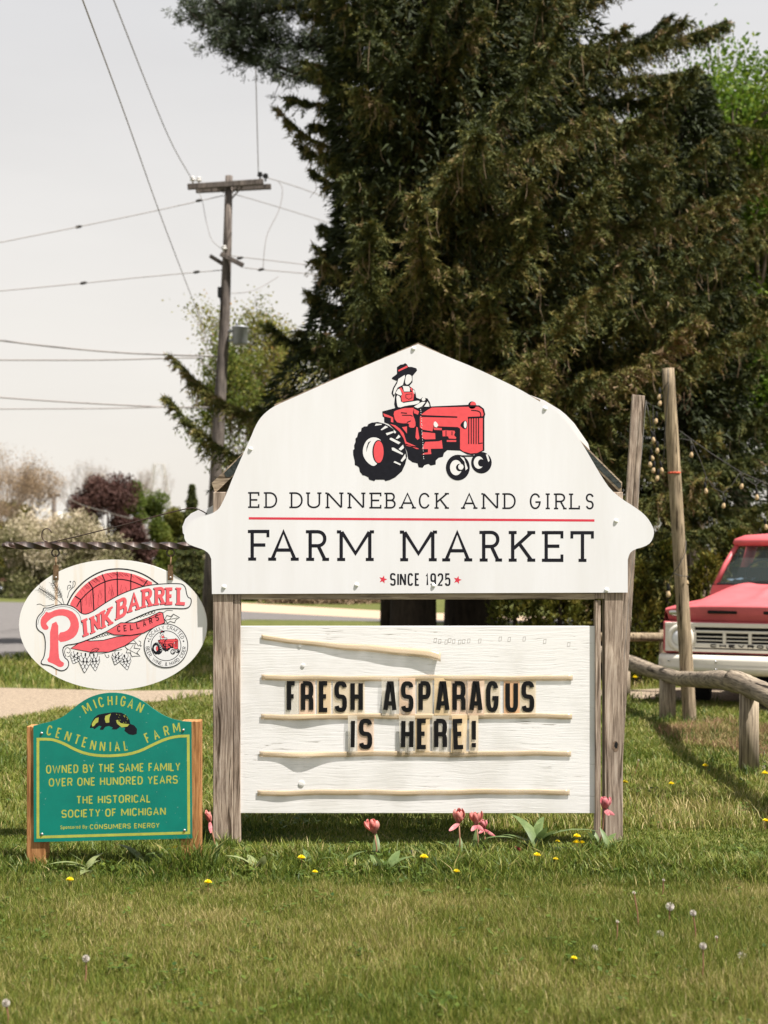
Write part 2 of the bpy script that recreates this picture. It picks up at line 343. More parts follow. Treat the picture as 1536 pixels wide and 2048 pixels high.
# ------------------------------------------------------------------ flat print: stroked letters and filled shapes
def arc(cx, cy, rx, ry, a0, a1, N=2.0, k=12):
    o = []
    for i in range(k + 1):
        a = R(a0 + (a1 - a0) * i / k); c, s = math.cos(a), math.sin(a)
        o.append((cx + rx * math.copysign(abs(c) ** (2 / N), c), cy + ry * math.copysign(abs(s) ** (2 / N), s)))
    return o
def glyph(c, N, cond):
    A = lambda *a, k=12: arc(*a, N, k)
    V = [(0, 0), (0, 1)]
    bowlP = [(0, 1), (.5, 1)] + A(.5, .745, .5, .255, 90, -90) + [(.5, .49), (0, .49)]
    t = {
        'A': [[(0, 0), (.36, 1), (.64, 1), (1, 0)] if cond else [(0, 0), (.5, 1), (1, 0)], [(.12, .25), (.88, .25)] if cond else [(.17, .33), (.83, .33)]],
        'B': [V, [(0, 1), (.5, 1)] + A(.5, .76, .4, .24, 90, -90) + [(.5, .52), (0, .52)], [(.5, .52)] + A(.5, .26, .5, .26, 90, -90) + [(.5, 0), (0, 0)]],
        'C': [A(.5, .5, .5, .5, 30, 330, k=20)], 'D': [V, [(0, 1), (.35, 1)] + A(.35, .5, .65, .5, 90, -90, k=16) + [(.35, 0), (0, 0)]],
        'E': [[(1, 1), (0, 1), (0, 0), (1, 0)], [(0, .51), (.82, .51)]], 'F': [[(1, 1), (0, 1), (0, 0)], [(0, .51), (.82, .51)]],
        'G': [A(.5, .5, .5, .5, 30, 345, k=20) + [(1, .44), (.52, .44)]], 'H': [V, [(1, 0), (1, 1)], [(0, .5), (1, .5)]],
        'I': [[(.5, 0), (.5, 1)]], 'J': [[(1, 1), (1, .3)] + A(.5, .3, .5, .3, 0, -180)], 'K': [V, [(1, 1), (.05, .42)], [(.35, .6), (1, 0)]],
        'L': [[(0, 1), (0, 0), (1, 0)]], 'M': [[(0, 0), (0, 1)], [(1, 0), (1, 1)], [(.02, 1), (.5, .22), (.98, 1)]], 'N': [[(0, 0), (0, 1)], [(1, 0), (1, 1)], [(.02, 1), (.98, 0)]],
        'O': [A(.5, .5, .5, .5, 90, 450, k=28)], 'P': [V, bowlP],
        'R': [V, bowlP, [(.55, .49)] + (A(.55, .27, .45, .22, 90, 0) + [(1, 0)] if cond else [(1, 0)])],
        'S': [A(.5, .75, .5, .25, 15, 270) + A(.5, .25, .5, .25, 90, -165)[1:]], 'T': [[(0, 1), (1, 1)], [(.5, 1), (.5, 0)]],
        'U': [[(0, 1), (0, .3)] + A(.5, .3, .5, .3, 180, 360) + [(1, .3), (1, 1)]], 'V': [[(0, 1), (.5, 0), (1, 1)]],
        'W': [[(0, 1), (.25, 0), (.5, .9), (.75, 0), (1, 1)]], 'X': [[(0, 0), (1, 1)], [(0, 1), (1, 0)]], 'Y': [[(0, 1), (.5, .45), (1, 1)], [(.5, .45), (.5, 0)]],
        'Z': [[(0, 1), (1, 1), (0, 0), (1, 0)]], '!': [[(.5, 1), (.5, .26)], [(.5, .13), (.5, -.04)]],
        '1': [[(.1, .8), (.6, 1), (.6, 0)]], '2': [A(.5, .7, .5, .3, 170, -20) + [(.9, .48), (0, 0), (1, 0)]],
        '5': [[(.95, 1), (.1, 1), (.05, .55)] + A(.5, .31, .5, .31, 130, -165)], '9': [A(.5, .68, .5, .32, 0, 360, k=20), [(1, .68), (1, .3)] + A(.5, .25, .5, .25, 0, -160)],
        '&': [[(1, 0), (.25, .72)] + A(.45, .82, .25, .18, 200, -60) + [(.1, .35)] + A(.4, .22, .4, .22, 160, 340)], ',': [[(.5, .1), (.4, -.15)]], '.': [[(.5, 0), (.5, .1)]],
        ':': [[(.5, .02), (.5, .14)], [(.5, .5), (.5, .62)]],
        'o': [A(.5, .36, .5, .36, 90, 450, k=18)], 'p': [[(0, -.3), (0, .72)], A(.5, .36, .5, .36, 90, 450, k=16)], 'n': [[(0, 0), (0, .72)], A(.5, .36, .5, .36, 180, 0) + [(1, 0)]],
        's': [A(.5, .54, .5, .18, 15, 270) + A(.5, .18, .5, .18, 90, -165)[1:]], 'r': [[(0, 0), (0, .72)], A(.5, .36, .5, .36, 180, 50)], 'e': [[(0, .36), (1, .36)] + A(.5, .36, .5, .36, 0, 320)],
        'd': [A(.5, .36, .5, .36, 90, 450, k=16), [(1, 0), (1, 1)]], 'y': [[(0, .72), (.5, 0)], [(1, .72), (.2, -.3)]],
    }
    return t.get(c, [])
SERIF = {'A': [(0, 0), (1, 0)], 'B': [(0, 0, 1.4, 0), (0, 1, 1.4, 0)], 'D': [(0, 0, 1.4, 0), (0, 1, 1.4, 0)], 'E': [(0, 0, 1.4, 0), (0, 1, 1.4, 0)], 'F': [(0, 0), (0, 1, 1.4, 0)],
         'H': [(0, 0), (0, 1), (1, 0), (1, 1)], 'I': [(.5, 0), (.5, 1)], 'K': [(0, 0), (0, 1), (1, 1), (1, 0)], 'L': [(0, 1), (0, 0, 1.4, 0)], 'M': [(0, 0), (1, 0), (0, 1, 1.4, 0), (1, 1, 0, 1.4)],
         'N': [(0, 0), (0, 1, 1.4, 0), (1, 1)], 'P': [(0, 0), (0, 1, 1.4, 0)], 'R': [(0, 0), (0, 1, 1.4, 0), (1, 0, .8, 1.4)], 'T': [(.5, 0)], 'U': [(0, 1), (1, 1)], 'W': [(0, 1), (1, 1)], 'Y': [(0, 1), (1, 1), (.5, 0)]}
VTICK = {'E': [(1, 1, -1), (1, 0, 1)], 'F': [(1, 1, -1)], 'L': [(1, 0, 1)], 'T': [(0, 1, -1), (1, 1, -1)], 'Z': [(0, 1, -1), (1, 0, 1)]}
WIDTH = {'I': .12, '!': .16, ',': .12, '.': .12, ':': .12, '1': .35, 'M': .86, 'W': 1.0, 'N': .66, 'O': .64, 'E': .52, 'F': .5, 'L': .5, 'A': .66, ' ': .3, 'r': .3, 's': .42, 'e': .48, 'n': .46, 'o': .5, 'p': .48, 'd': .48, 'y': .46}

class Print:
    """flat ink laid on a panel; shapes given in photo pixels of the panel plane Y, each layer a fraction of a millimetre prouder"""
    def __init__(s, Y, gap=.0003, step=.00012): s.Y = Y; s.gap = gap; s.step = step; s.mb = MB(); s.mats = []
    def mat(s, m):
        if m not in s.mats: s.mats.append(m)
        s.mb.mi = s.mats.index(m)
    def pt(s, p, d):
        q = P(p[0], p[1], s.Y); return (q.x, s.Y - d, q.z)
    def poly(s, pts, m, layer=0, T=None):
        if T: pts = [T(p) for p in pts]
        s.mat(m); d = s.gap + layer * s.step
        tr = tessellate_polygon([[Vector((x, y, 0)) for x, y in pts]])
        s.mb.add([s.pt(p, d) for p in pts], [tuple(t) for t in tr])
    def stroke(s, pts, w, m, layer=0, T=None, closed=False, sub=0):
        if T: pts = [T(p) for p in pts]
        q = []
        for p in pts:
            if not q or math.hypot(p[0] - q[-1][0], p[1] - q[-1][1]) > 1e-4: q.append(p)
        if closed and math.hypot(q[0][0] - q[-1][0], q[0][1] - q[-1][1]) < 1e-3: q.pop()
        n = len(q)
        if n < 2: return
        s.mat(m); d = s.gap + layer * s.step + sub * .00002
        vs = []
        for i in range(n):
            a = q[i - 1] if (i > 0 or closed) else None
            b = q[(i + 1) % n] if (i < n - 1 or closed) else None
            def nrm(u, v):
                L = math.hypot(v[0] - u[0], v[1] - u[1]) or 1; return (-(v[1] - u[1]) / L, (v[0] - u[0]) / L)
            if a is None: nx, ny = nrm(q[i], b); k = 1
            elif b is None: nx, ny = nrm(a, q[i]); k = 1
            else:
                n1, n2 = nrm(a, q[i]), nrm(q[i], b); nx, ny = n1[0] + n2[0], n1[1] + n2[1]; L = math.hypot(nx, ny) or 1; nx /= L; ny /= L
                k = min(1.5, 1 / max(.3, nx * n1[0] + ny * n1[1]))
            vs.append(s.pt((q[i][0] + nx * w / 2 * k, q[i][1] + ny * w / 2 * k), d)); vs.append(s.pt((q[i][0] - nx * w / 2 * k, q[i][1] - ny * w / 2 * k), d))
        fs = [(2 * i, 2 * i + 1, 2 * ((i + 1) % n) + 1, 2 * ((i + 1) % n)) for i in range(n if closed else n - 1)]
        s.mb.add(vs, fs)
    def letter(s, c, M, w, h, sw, m, N=2.0, cond=False, slab=0, layer=0, sub0=0):
        """glyph in a box w by h (pixels, y up), M maps box coordinates to photo pixels"""
        mx = lambda p: (sw / 2 + p[0] * (w - sw), sw / 2 + p[1] * (h - sw))
        k = sub0
        for st in glyph(c, N, cond):
            s.stroke([M(mx(p)) for p in st], sw, m, layer, sub=k); k += 1
        if slab:
            for q in SERIF.get(c, []):
                x, y = mx(q); l, r = (q[2], q[3]) if len(q) == 4 else (1.3, 1.3)
                s.stroke([M((x - l * sw * slab, y)), M((x + r * sw * slab, y))], sw * .92, m, layer, sub=k); k += 1
            for x, y, dr in VTICK.get(c, []):
                x, y = mx((x, y)); s.stroke([M((x - sw * .1, y + sw / 2 * -dr)), M((x - sw * .1, y + dr * sw * 1.7))], sw * .85, m, layer, sub=k); k += 1
    def letter_px(s, c, x0, x1, yt, yb, sw, m, rot=0, **k):
        w, h = x1 - x0, yb - yt; cx, cy = (x0 + x1) / 2, (yt + yb) / 2; ca, sa = math.cos(R(rot)), math.sin(R(rot))
        def M(p):
            dx, dy = p[0] - w / 2, p[1] - h / 2
            return (cx + dx * ca - dy * sa, cy - (dx * sa + dy * ca))
        s.letter(c, M, w, h, sw, m, **k)
    def line(s, txt, x0, x1, yl, yr, cap, sw, m, T=None, track=.2, **k):
        """text fitted between x0 and x1 on a baseline from yl to yr (T maps crop to photo pixels)"""
        ws = [WIDTH.get(c, .6) for c in txt]; tot = sum(ws) + track * (len(txt) - 1); u = (x1 - x0) / tot; x = x0
        sl = (yr - yl) / (x1 - x0)
        for c, w_ in zip(txt, ws):
            w = max(w_ * u, sw * 1.02)
            if c != ' ':
                def M(p, x=x, w=w):
                    q = (x + p[0], yl + sl * (x + p[0] - x0) - p[1]); return T(q) if T else q
                s.letter(c, M, w, cap, sw if not T else sw, m, **k) if not T else s._tl(c, M, w, cap, sw, T, m, k)
            x += (w_ + track) * u
    def _tl(s, c, M, w, cap, sw, T, m, k):
        sc = math.hypot(T((1, 0))[0] - T((0, 0))[0], T((1, 0))[1] - T((0, 0))[1])
        mx = lambda p: (sw / 2 + p[0] * (w - sw), sw / 2 + p[1] * (cap - sw)); i = 0
        kk = dict(k)
        for st in glyph(c, kk.get('N', 2.0), kk.get('cond', False)):
            s.stroke([M(mx(p)) for p in st], sw * sc, m, kk.get('layer', 0), sub=i); i += 1
    def build(s, name, parent): return s.mb.build(name, s.mats, parent)

def chaikin(pts, it=2, closed=True):
    for _ in range(it):
        q = []; n = len(pts)
        for i in range(n if closed else n - 1):
            a, b = pts[i], pts[(i + 1) % n]
            q += [(a[0] * .75 + b[0] * .25, a[1] * .75 + b[1] * .25), (a[0] * .25 + b[0] * .75, a[1] * .25 + b[1] * .75)]
        if not closed: q = [pts[0]] + q + [pts[-1]]
        pts = q
    return pts
def ell(cx, cy, rx, ry, k=28): return [(cx + rx * math.cos(2 * math.pi * i / k), cy + ry * math.sin(2 * math.pi * i / k)) for i in range(k)]

def tractor(pr, T, sc, base=0, fine=True):
    """farm girl on a red tractor, in the coordinates of the traced emblem"""
    B, Rd, W = INK, RED, PRINTW
    p = lambda pts, m, L: pr.poly(pts, m, base + L, T)
    c = lambda pts, m, L: pr.poly(chaikin(pts, 1), m, base + L, T)
    st = lambda pts, w, m, L: pr.stroke(pts, w * sc, m, base + L, T)
    # body
    p([(382, 555), (495, 525), (740, 520), (820, 510), (1160, 495), (1260, 500), (1300, 530), (1313, 580), (1305, 610), (1305, 910), (1200, 950), (1150, 945), (1085, 910), (970, 905), (940, 930), (930, 965), (890, 975), (865, 1000), (865, 1035), (820, 1045), (800, 1030), (765, 1040), (745, 1065), (710, 1060), (700, 1025), (655, 1015), (615, 985), (605, 920), (575, 850), (540, 775), (480, 710), (440, 670), (400, 655), (398, 610), (385, 600)], B, 0)
    p([(738, 580), (785, 545), (830, 520), (1195, 512), (1250, 512), (1285, 535), (1298, 580), (1290, 600), (1290, 905), (1240, 930), (1180, 935), (1110, 915), (1085, 895), (1085, 710), (1065, 697), (890, 690), (845, 690), (835, 735), (750, 720), (722, 700), (722, 605)], Rd, 1)
    p([(730, 587), (1060, 600), (1060, 613), (730, 605)], B, 2)
    st([(1155, 612), (1306, 606)], 16, B, 2)
    for x in (1163, 1186, 1208, 1230, 1252): st([(x, 612), (x, 850)], 9, B, 2)
    st([(1256, 845), (1288, 840)], 9, B, 2)
    st(chaikin([(1185, 545), (1250, 550), (1272, 570), (1272, 606)], 2, False), 10, B, 2)
    c([(1083, 680), (1110, 645), (1138, 635), (1153, 665), (1150, 700), (1132, 719), (1105, 705)], B, 2); p(ell(1132, 675, 13, 32), W, 3)
    p(ell(1195, 498, 36, 34), B, 1); p(ell(1203, 490, 25, 24)[14:] + [(1228, 498), (1178, 498)], Rd, 2)
    p([(745, 740), (860, 752), (862, 805), (770, 808), (740, 795)], Rd, 1)
    p([(590, 845), (600, 865), (700, 885), (715, 895), (740, 895), (770, 830), (890, 825), (920, 815), (928, 890), (820, 893), (825, 940), (740, 945), (760, 930), (795, 925), (795, 895), (690, 895)], Rd, 1)
    p([(450, 668), (500, 680), (540, 710), (575, 750), (600, 830), (690, 870), (595, 860), (575, 800), (540, 740), (490, 695)], Rd, 1)
    p([(925, 728), (955, 725), (1035, 730), (1040, 745), (1030, 770), (1050, 790), (1048, 803), (985, 800), (975, 780), (928, 780)], Rd, 1)
    st([(965, 822), (1050, 822)], 16, Rd, 1); st([(958, 728), (958, 782)], 8, B, 2); st([(1012, 735), (1012, 770)], 8, B, 2)
    p([(845, 700), (920, 705), (920, 725), (850, 722)], Rd, 1)
    c([(480, 560), (520, 540), (660, 505), (668, 530), (655, 580), (682, 640), (682, 702), (622, 702), (625, 660), (560, 664), (500, 648)], Rd, 2)
    st([(550, 567), (605, 572)], 10, B, 3); st([(560, 590), (640, 590), (655, 600)], 9, B, 3); st([(605, 655), (640, 640)], 9, B, 3)
    p([(668, 530), (715, 555), (705, 585), (668, 570)], Rd, 1)
    p([(390, 572), (440, 590), (480, 610), (482, 655), (460, 650), (460, 615), (400, 600)], Rd, 1)
    p([(560, 698), (605, 690), (605, 755)], Rd, 1); p([(690, 695), (702, 700), (718, 800), (700, 812), (682, 790)], Rd, 1)
    # driver
    p([(500, 395), (485, 430), (465, 390), (480, 340), (515, 280), (470, 262), (470, 250), (500, 228), (515, 215), (515, 155), (545, 133), (575, 128), (588, 118), (605, 130), (617, 152), (650, 153), (690, 165), (697, 185), (655, 235), (655, 290), (625, 325), (645, 338), (675, 362), (685, 400), (690, 430), (725, 445), (745, 428), (790, 437), (813, 475), (822, 515), (500, 528), (490, 490)], B, 2)
    p([(527, 262), (585, 225), (588, 245), (568, 315), (520, 340), (490, 405), (480, 395), (488, 350), (517, 300)], W, 3)
    c([(600, 220), (645, 225), (651, 265), (645, 285), (610, 317), (588, 302), (590, 265)], W, 3)
    p([(565, 325), (620, 327), (632, 345), (632, 375), (578, 375), (570, 335)], W, 3)
    p([(502, 388), (525, 352), (543, 352), (560, 402), (550, 412), (520, 400)], W, 3)
    c([(508, 405), (545, 420), (552, 482), (640, 468), (716, 455), (720, 475), (690, 492), (600, 502), (527, 524), (514, 490)], W, 3)
    p(ell(755, 445, 17, 16), W, 3); p([(760, 512), (790, 465), (806, 490), (808, 512)], W, 3); p([(668, 512), (722, 478), (745, 468), (772, 470), (740, 510), (702, 526)], W, 3)
    p([(660, 355), (676, 370), (673, 397), (658, 390)], W, 3)
    p([(535, 345), (555, 338), (580, 383), (655, 380), (632, 345), (648, 338), (670, 400), (662, 455), (560, 470), (552, 420), (565, 395)], Rd, 4)
    if fine: st([(595, 402), (595, 432), (622, 446), (650, 432), (650, 396), (595, 402)], 5, B, 5)
    p([(525, 182), (606, 140), (613, 156), (530, 195)], Rd, 3)
    # rear wheel
    p([(300, 655), (340, 650), (400, 665), (450, 690), (500, 730), (545, 780), (575, 840), (600, 920), (607, 960), (590, 1030), (560, 1095), (500, 1150), (450, 1175), (410, 1185), (400, 1172), (320, 1172), (310, 1185), (265, 1172), (255, 1150), (225, 1135), (205, 1132), (180, 1100), (172, 1060), (150, 1045), (135, 1040), (132, 1000), (120, 950), (118, 905), (130, 895), (128, 860), (140, 830), (140, 800), (155, 785), (165, 745), (190, 735), (195, 705), (220, 690), (245, 690), (255, 670), (290, 655)], B, 2)
    for q in ([(315, 685), (325, 665), (380, 668), (375, 676)], [(368, 720), (410, 683), (435, 697), (375, 726)], [(413, 752), (475, 735), (487, 745), (425, 771)], [(487, 720), (508, 742), (497, 755), (483, 740)], [(450, 795), (465, 793), (547, 835), (530, 852), (450, 810)], [(503, 800), (530, 765), (547, 785), (520, 803)], [(467, 882), (485, 882), (570, 935), (565, 948), (470, 905)], [(530, 895), (570, 855), (578, 885), (550, 908)], [(548, 1000), (590, 937), (595, 975), (560, 1012)], [(483, 1015), (495, 1003), (550, 1030), (545, 1042)]):
        p(q, W, 3)
    c([(290, 788), (340, 793), (375, 820), (350, 900), (340, 1020), (330, 1035), (300, 1052), (250, 1020), (215, 970), (204, 920), (215, 860), (245, 810)], W, 3)
    p(ell(348, 920, 56, 108), B, 4); p(ell(349, 920, 45, 100), Rd, 5)
    if fine: p([(238, 925), (240, 880), (255, 835), (282, 820), (262, 847), (248, 885)], B, 4)
    # front wheels
    st([(1090, 958), (1210, 958)], 14, B, 1)
    p(ell(1278, 1018, 93, 97), B, 2); p(ell(1253, 1017, 45, 56), W, 3); p(ell(1277, 1020, 30, 34), B, 4); p([(1318, 945), (1335, 940), (1352, 1000), (1340, 1012)], W, 3)
    p(ell(1065, 1062, 108, 116), B, 3); p(ell(1048, 1063, 54, 69), W, 4); p(ell(1080, 1062, 32, 34), B, 5); p(ell(1092, 1056, 24, 26), W, 6); p([(1085, 962), (1120, 975), (1155, 1070), (1135, 1088), (1125, 1010)], W, 4)

# ------------------------------------------------------------------ ground, drive, road
def band(name, far, near, m, lift, nx=60, ny=6):
    def at(e, x):
        for (a, b), (c, d) in zip(e, e[1:]):
            if a <= x <= c: return b + (d - b) * (x - a) / (c - a)
        return e[-1][1]
    x0, x1 = far[0][0], far[-1][0]; mb = MB(); rows = []
    for j in range(ny + 1):
        row = []
        for i in range(nx + 1):
            x = x0 + (x1 - x0) * i / nx; A, Bq = G(x, at(far, x)), G(x, at(near, x)); t = j / ny
            q = A.lerp(Bq, t); q.z = gz(q.y) + lift; row.append(q)
        rows.append(row)
    mb.grid(rows); return tag(mb.build(name, m, smooth=True), kind='structure')
mb = MB(); ys = [-6, 0, 3, 6, 8] + [8 + i * .5 for i in range(1, 20)] + [20, 30, 50, 80, 130, 200, 350, 600, 1200]
mb.grid([[Vector((x, y, gz(y))) for x in (-900, -200, -60, -25, -12, -6, -3, 0, 3, 6, 12, 25, 60, 200, 900)] for y in ys])
tag(mb.build('lawn', GROUND, smooth=True), kind='structure')
band('gravel_drive', [(-500, 1372), (0, 1376), (260, 1382), (430, 1380), (800, 1380), (1250, 1381), (1400, 1374), (1500, 1372), (2600, 1366)],
     [(-500, 1475), (0, 1441), (97, 1426), (305, 1405), (430, 1388), (800, 1389), (1250, 1396), (1390, 1402), (1440, 1407), (1500, 1418), (1560, 1440), (2600, 1600)], GRAVEL, .004, 90, 8)
band('road', [(-900, 1190), (0, 1204), (150, 1207), (482, 1211), (783, 1227), (1100, 1238), (1500, 1240)],
     [(-900, 1350), (0, 1316), (60, 1311), (200, 1288), (350, 1256), (482, 1239), (783, 1243), (1100, 1247), (1500, 1248)], ASPH, .004)
band('sandy_verge', [(200, 1201), (300, 1203), (482, 1206), (783, 1223), (1100, 1235)], [(200, 1204), (300, 1207), (482, 1223), (783, 1239), (1100, 1244)], SAND, .008)

# ------------------------------------------------------------------ grass
def vnoise(x, y, s, seed):
    r = np.random.default_rng(seed); t = r.random((64, 64)); x = x * s; y = y * s
    xi, yi = np.floor(x).astype(int), np.floor(y).astype(int); fx, fy = x - xi, y - yi; fx = fx * fx * (3 - 2 * fx); fy = fy * fy * (3 - 2 * fy)
    g = lambda a, b: t[a % 64, b % 64]
    return (g(xi, yi) * (1 - fx) + g(xi + 1, yi) * fx) * (1 - fy) + (g(xi, yi + 1) * (1 - fx) + g(xi + 1, yi + 1) * fx) * fy
def in_drive(x, y):                                # keep blades off the drive
    py = HY + F * (H - gz_np(y)) / y; px = CX + x * F / y
    far = np.interp(px, [-500, 0, 260, 430, 1250, 1400, 1500, 2600], [1372, 1376, 1382, 1380, 1381, 1374, 1372, 1366])
    near = np.interp(px, [-500, 0, 97, 305, 430, 1250, 1390, 1440, 1500, 1560, 2600], [1475, 1441, 1426, 1405, 1388, 1396, 1402, 1407, 1418, 1440, 1600])
    roadf = np.interp(px, [-900, 0, 482, 783, 1500], [1190, 1204, 1206, 1223, 1236]); roadn = np.interp(px, [-900, 0, 60, 200, 350, 482, 783, 1500], [1350, 1316, 1311, 1288, 1256, 1239, 1243, 1248])
    e = (vnoise(x, y, 3, 5) - .5) * 8
    return ((py > far + e * .4) & (py < near + e)) | ((py > roadf) & (py < roadn))
def blades(name, n, y0, y1, hfun, wid, tonefun, lean=.5, side=1.0, m=GRASSM, keep=None, clump=0, ypow=1.0):
    u = rng.random(n); y = np.sqrt(y0 * y0 + (y1 * y1 - y0 * y0) * u ** ypow)
    x = (rng.random(n) * 2 - 1) * (.285 * y + side)
    if clump:
        k = n // clump; ci = rng.integers(0, k, n); x = x[ci] + rng.normal(0, .022, n); y = y[ci] + rng.normal(0, .022, n)
    ok = ~in_drive(x, y)
    if keep is not None: ok &= keep(x, y)
    x, y = x[ok], y[ok]; n = len(x); z = gz_np(y)
    h = hfun(x, y) * rng.uniform(.55, 1.3, n); a = rng.random(n) * 2 * np.pi; w = wid(y) * rng.uniform(.7, 1.3, n)
    la = rng.random(n) * 2 * np.pi; ll = h * rng.uniform(.1, 1, n) * lean; dx, dy = np.cos(la) * ll, np.sin(la) * ll
    wx, wy = np.cos(a) * w / 2, np.sin(a) * w / 2
    z = z - .004
    V = np.empty((n, 5, 3), np.float32)
    V[:, 0] = np.stack([x - wx, y - wy, z], 1); V[:, 1] = np.stack([x + wx, y + wy, z], 1)
    V[:, 2] = np.stack([x + wx * .8 + dx * .35, y + wy * .8 + dy * .35, z + h * .6], 1); V[:, 3] = np.stack([x - wx * .8 + dx * .35, y - wy * .8 + dy * .35, z + h * .6], 1)
    V[:, 4] = np.stack([x + dx, y + dy, z + h * (1 - .25 * lean * rng.random(n))], 1)
    b = np.arange(n)[:, None] * 5
    t = np.clip(tonefun(x, y) + rng.normal(0, .19, n), 0, 1); dry = rng.random(n) < .05; t[dry] = rng.uniform(.8, 1, dry.sum())
    o = np_mesh(name, V.reshape(-1, 3), b + np.array([[0, 1, 2, 3]]), b + np.array([[3, 2, 4]]), m, attr={'tone': np.repeat(t, 5)}, smooth=True)
    return tag(o, kind='stuff')
lawn_tone = lambda x, y: .19 + .34 * vnoise(x, y, 1.1, 1) + .26 * vnoise(x, y, 4.5, 2) + .18 * vnoise(x + 7, y, .5, 3)
def bed_h(x, y): return (.028 + .048 * vnoise(x, y, 2.4, 8) + .035 * vnoise(x, y, 7, 9)) * np.interp(y, [6.1, 6.5, 6.8, 7.0, 7.8], [.8, .95, .55, .25, .35]) + .15 * np.exp(-((x + .86) / .13) ** 2 - ((y - 6.36) / .09) ** 2) + .07 * np.exp(-((x + .78) / .07) ** 2 - ((y - 6.98) / .1) ** 2) + .06 * np.exp(-((x - 1.18) / .12) ** 2 - ((y - 6.95) / .12) ** 2)
tag(blades('mown_grass', 330000, 3.9, 6.25, lambda x, y: .026 + .03 * vnoise(x, y, 3, 4) + .012 * vnoise(x, y, 14, 6), lambda y: .0022 + 0 * y, lambda x, y: lawn_tone(x, y) + .06, .6, .35), 'short mown grass in front of the signs', 'grass')
tag(blades('unmown_grass', 100000, 6.12, 7.75, bed_h, lambda y: .0052 + 0 * y, lambda x, y: lawn_tone(x, y) - .2, .75, .5, clump=6), 'taller dark grass growing round the sign posts', 'grass')
tag(blades('back_lawn_grass', 190000, 7.5, 16, lambda x, y: .045 + .04 * vnoise(x, y, 2, 4), lambda y: .0045 + .0006 * (y - 7), lambda x, y: lawn_tone(x, y) + .03 + .38 * np.exp(-((x - 2.9) / .55) ** 2 - ((y - 12) / 1.7) ** 2), .9, .5), 'short lawn behind the signs up to the gravel drive', 'grass')
tag(blades('verge_grass', 90000, 16, 34, lambda x, y: .09 + .05 * vnoise(x, y, 1, 4), lambda y: .010 + .0008 * (y - 16), lambda x, y: lawn_tone(x, y) + .02, .9, 1.0), 'grass strip between the gravel drive and the road', 'grass')
tag(blades('bed_tufts', 14000, 6.3, 6.85, lambda x, y: .045 + .065 * vnoise(x, y, 2.4, 8), lambda y: .0065 + 0 * y, lambda x, y: .30 + .35 * vnoise(x, y, 5, 31), .9, .3, clump=14), 'broad bright grass tufts standing in the flower bed below the signs', 'grass')
def rosettes(name, n, y0, y1, k, size, tone, m, lift, lab, cat):
    y = np.sqrt(rng.uniform(y0 * y0, y1 * y1, n)); x = (rng.random(n) * 2 - 1) * (.285 * y + .4); x = np.repeat(x, k) + rng.normal(0, size, n * k); y = np.repeat(y, k) + rng.normal(0, size, n * k); N_ = n * k
    a = rng.random(N_) * 6.28; L = rng.uniform(.5, 1.2, N_) * size; D = np.stack([np.cos(a), np.sin(a), rng.uniform(.0, .5, N_)], 1); S_ = np.stack([-np.sin(a), np.cos(a), rng.uniform(-.2, .2, N_)], 1); C = np.stack([x, y, gz_np(y) + lift * rng.uniform(.5, 1.2, N_)], 1); wv = (.36 * L)[:, None] * S_
    V = np.stack([C, C + D * (L * .5)[:, None] + wv, C + D * L[:, None], C + D * (L * .55)[:, None] - wv], 1)
    tag(np_mesh(name, V.reshape(-1, 3), np.arange(N_ * 4).reshape(-1, 4), [], m, attr={'tone': np.repeat(np.clip(rng.normal(tone, .12, N_), 0, 1), 4)}), lab, cat, kind='stuff')
rosettes('lawn_clover', 420, 4.0, 7.0, 9, .022, .22, GRASSM, .035, 'small broad-leaved weeds and clover scattered in the lawn', 'weeds')
rosettes('bed_weeds', 170, 6.25, 6.8, 9, .03, .25, GRASSM, .045, 'broad-leaved weeds among the tall grass of the bed', 'weeds')
rosettes('back_weeds', 420, 7.4, 13, 8, .03, .25, GRASSM, .045, 'broad-leaved weeds in the lawn behind the signs', 'weeds')
fence_keep = lambda x, y: (np.abs(x - (2.62 + .02 * (y - 10)) - .1) < .42) & (y > 9.3) & (y < 15)
tag(blades('fence_weeds', 26000, 9.3, 15, lambda x, y: .05 + .09 * vnoise(x, y, 2.5, 14), lambda y: .007 + 0 * y, lambda x, y: .1 + .3 * vnoise(x, y, 3, 15), .8, .6, keep=fence_keep, clump=5), 'tall weeds along the foot of the log fence', 'weeds')
dry_keep = lambda x, y: (((x - 3.0) ** 2 / .4 + (y - 12.0) ** 2 / 2.6) < 1) & (vnoise(x, y, 2.5, 19) > .38)
tag(blades('dry_weeds', 60000, 10.3, 14, lambda x, y: .06 + .08 * vnoise(x, y, 3, 14), lambda y: .006 + 0 * y, lambda x, y: .35 + .6 * vnoise(x, y, 3, 15), 1.1, .6, m=WEEDM, keep=dry_keep, clump=4), 'patch of dry brown weeds between the round pole and the fence post', 'weeds')
# pebbles spilling out by the fence
n = 5200; px_ = 2.62 + rng.random(n) ** 1.3 * 1.2; py_ = rng.uniform(9.7, 13.6, n); rr = rng.uniform(.006, .020, n)
base = np.array([(1, 0, 0), (-1, 0, 0), (0, 1, 0), (0, -1, 0), (0, 0, .7), (0, 0, -.7)], np.float32)
V = base[None] * rr[:, None, None] * rng.uniform(.6, 1.2, (n, 6, 1)) + np.stack([px_, py_, gz_np(py_) + .006], 1)[:, None]
T8 = np.array([(0, 2, 4), (2, 1, 4), (1, 3, 4), (3, 0, 4), (2, 0, 5), (1, 2, 5), (3, 1, 5), (0, 3, 5)])
tag(np_mesh('loose_gravel', V.reshape(-1, 3), [], (np.arange(n)[:, None, None] * 6 + T8[None]).reshape(-1, 3), STONES), 'loose gravel lying right of the fence', 'gravel', kind='stuff')

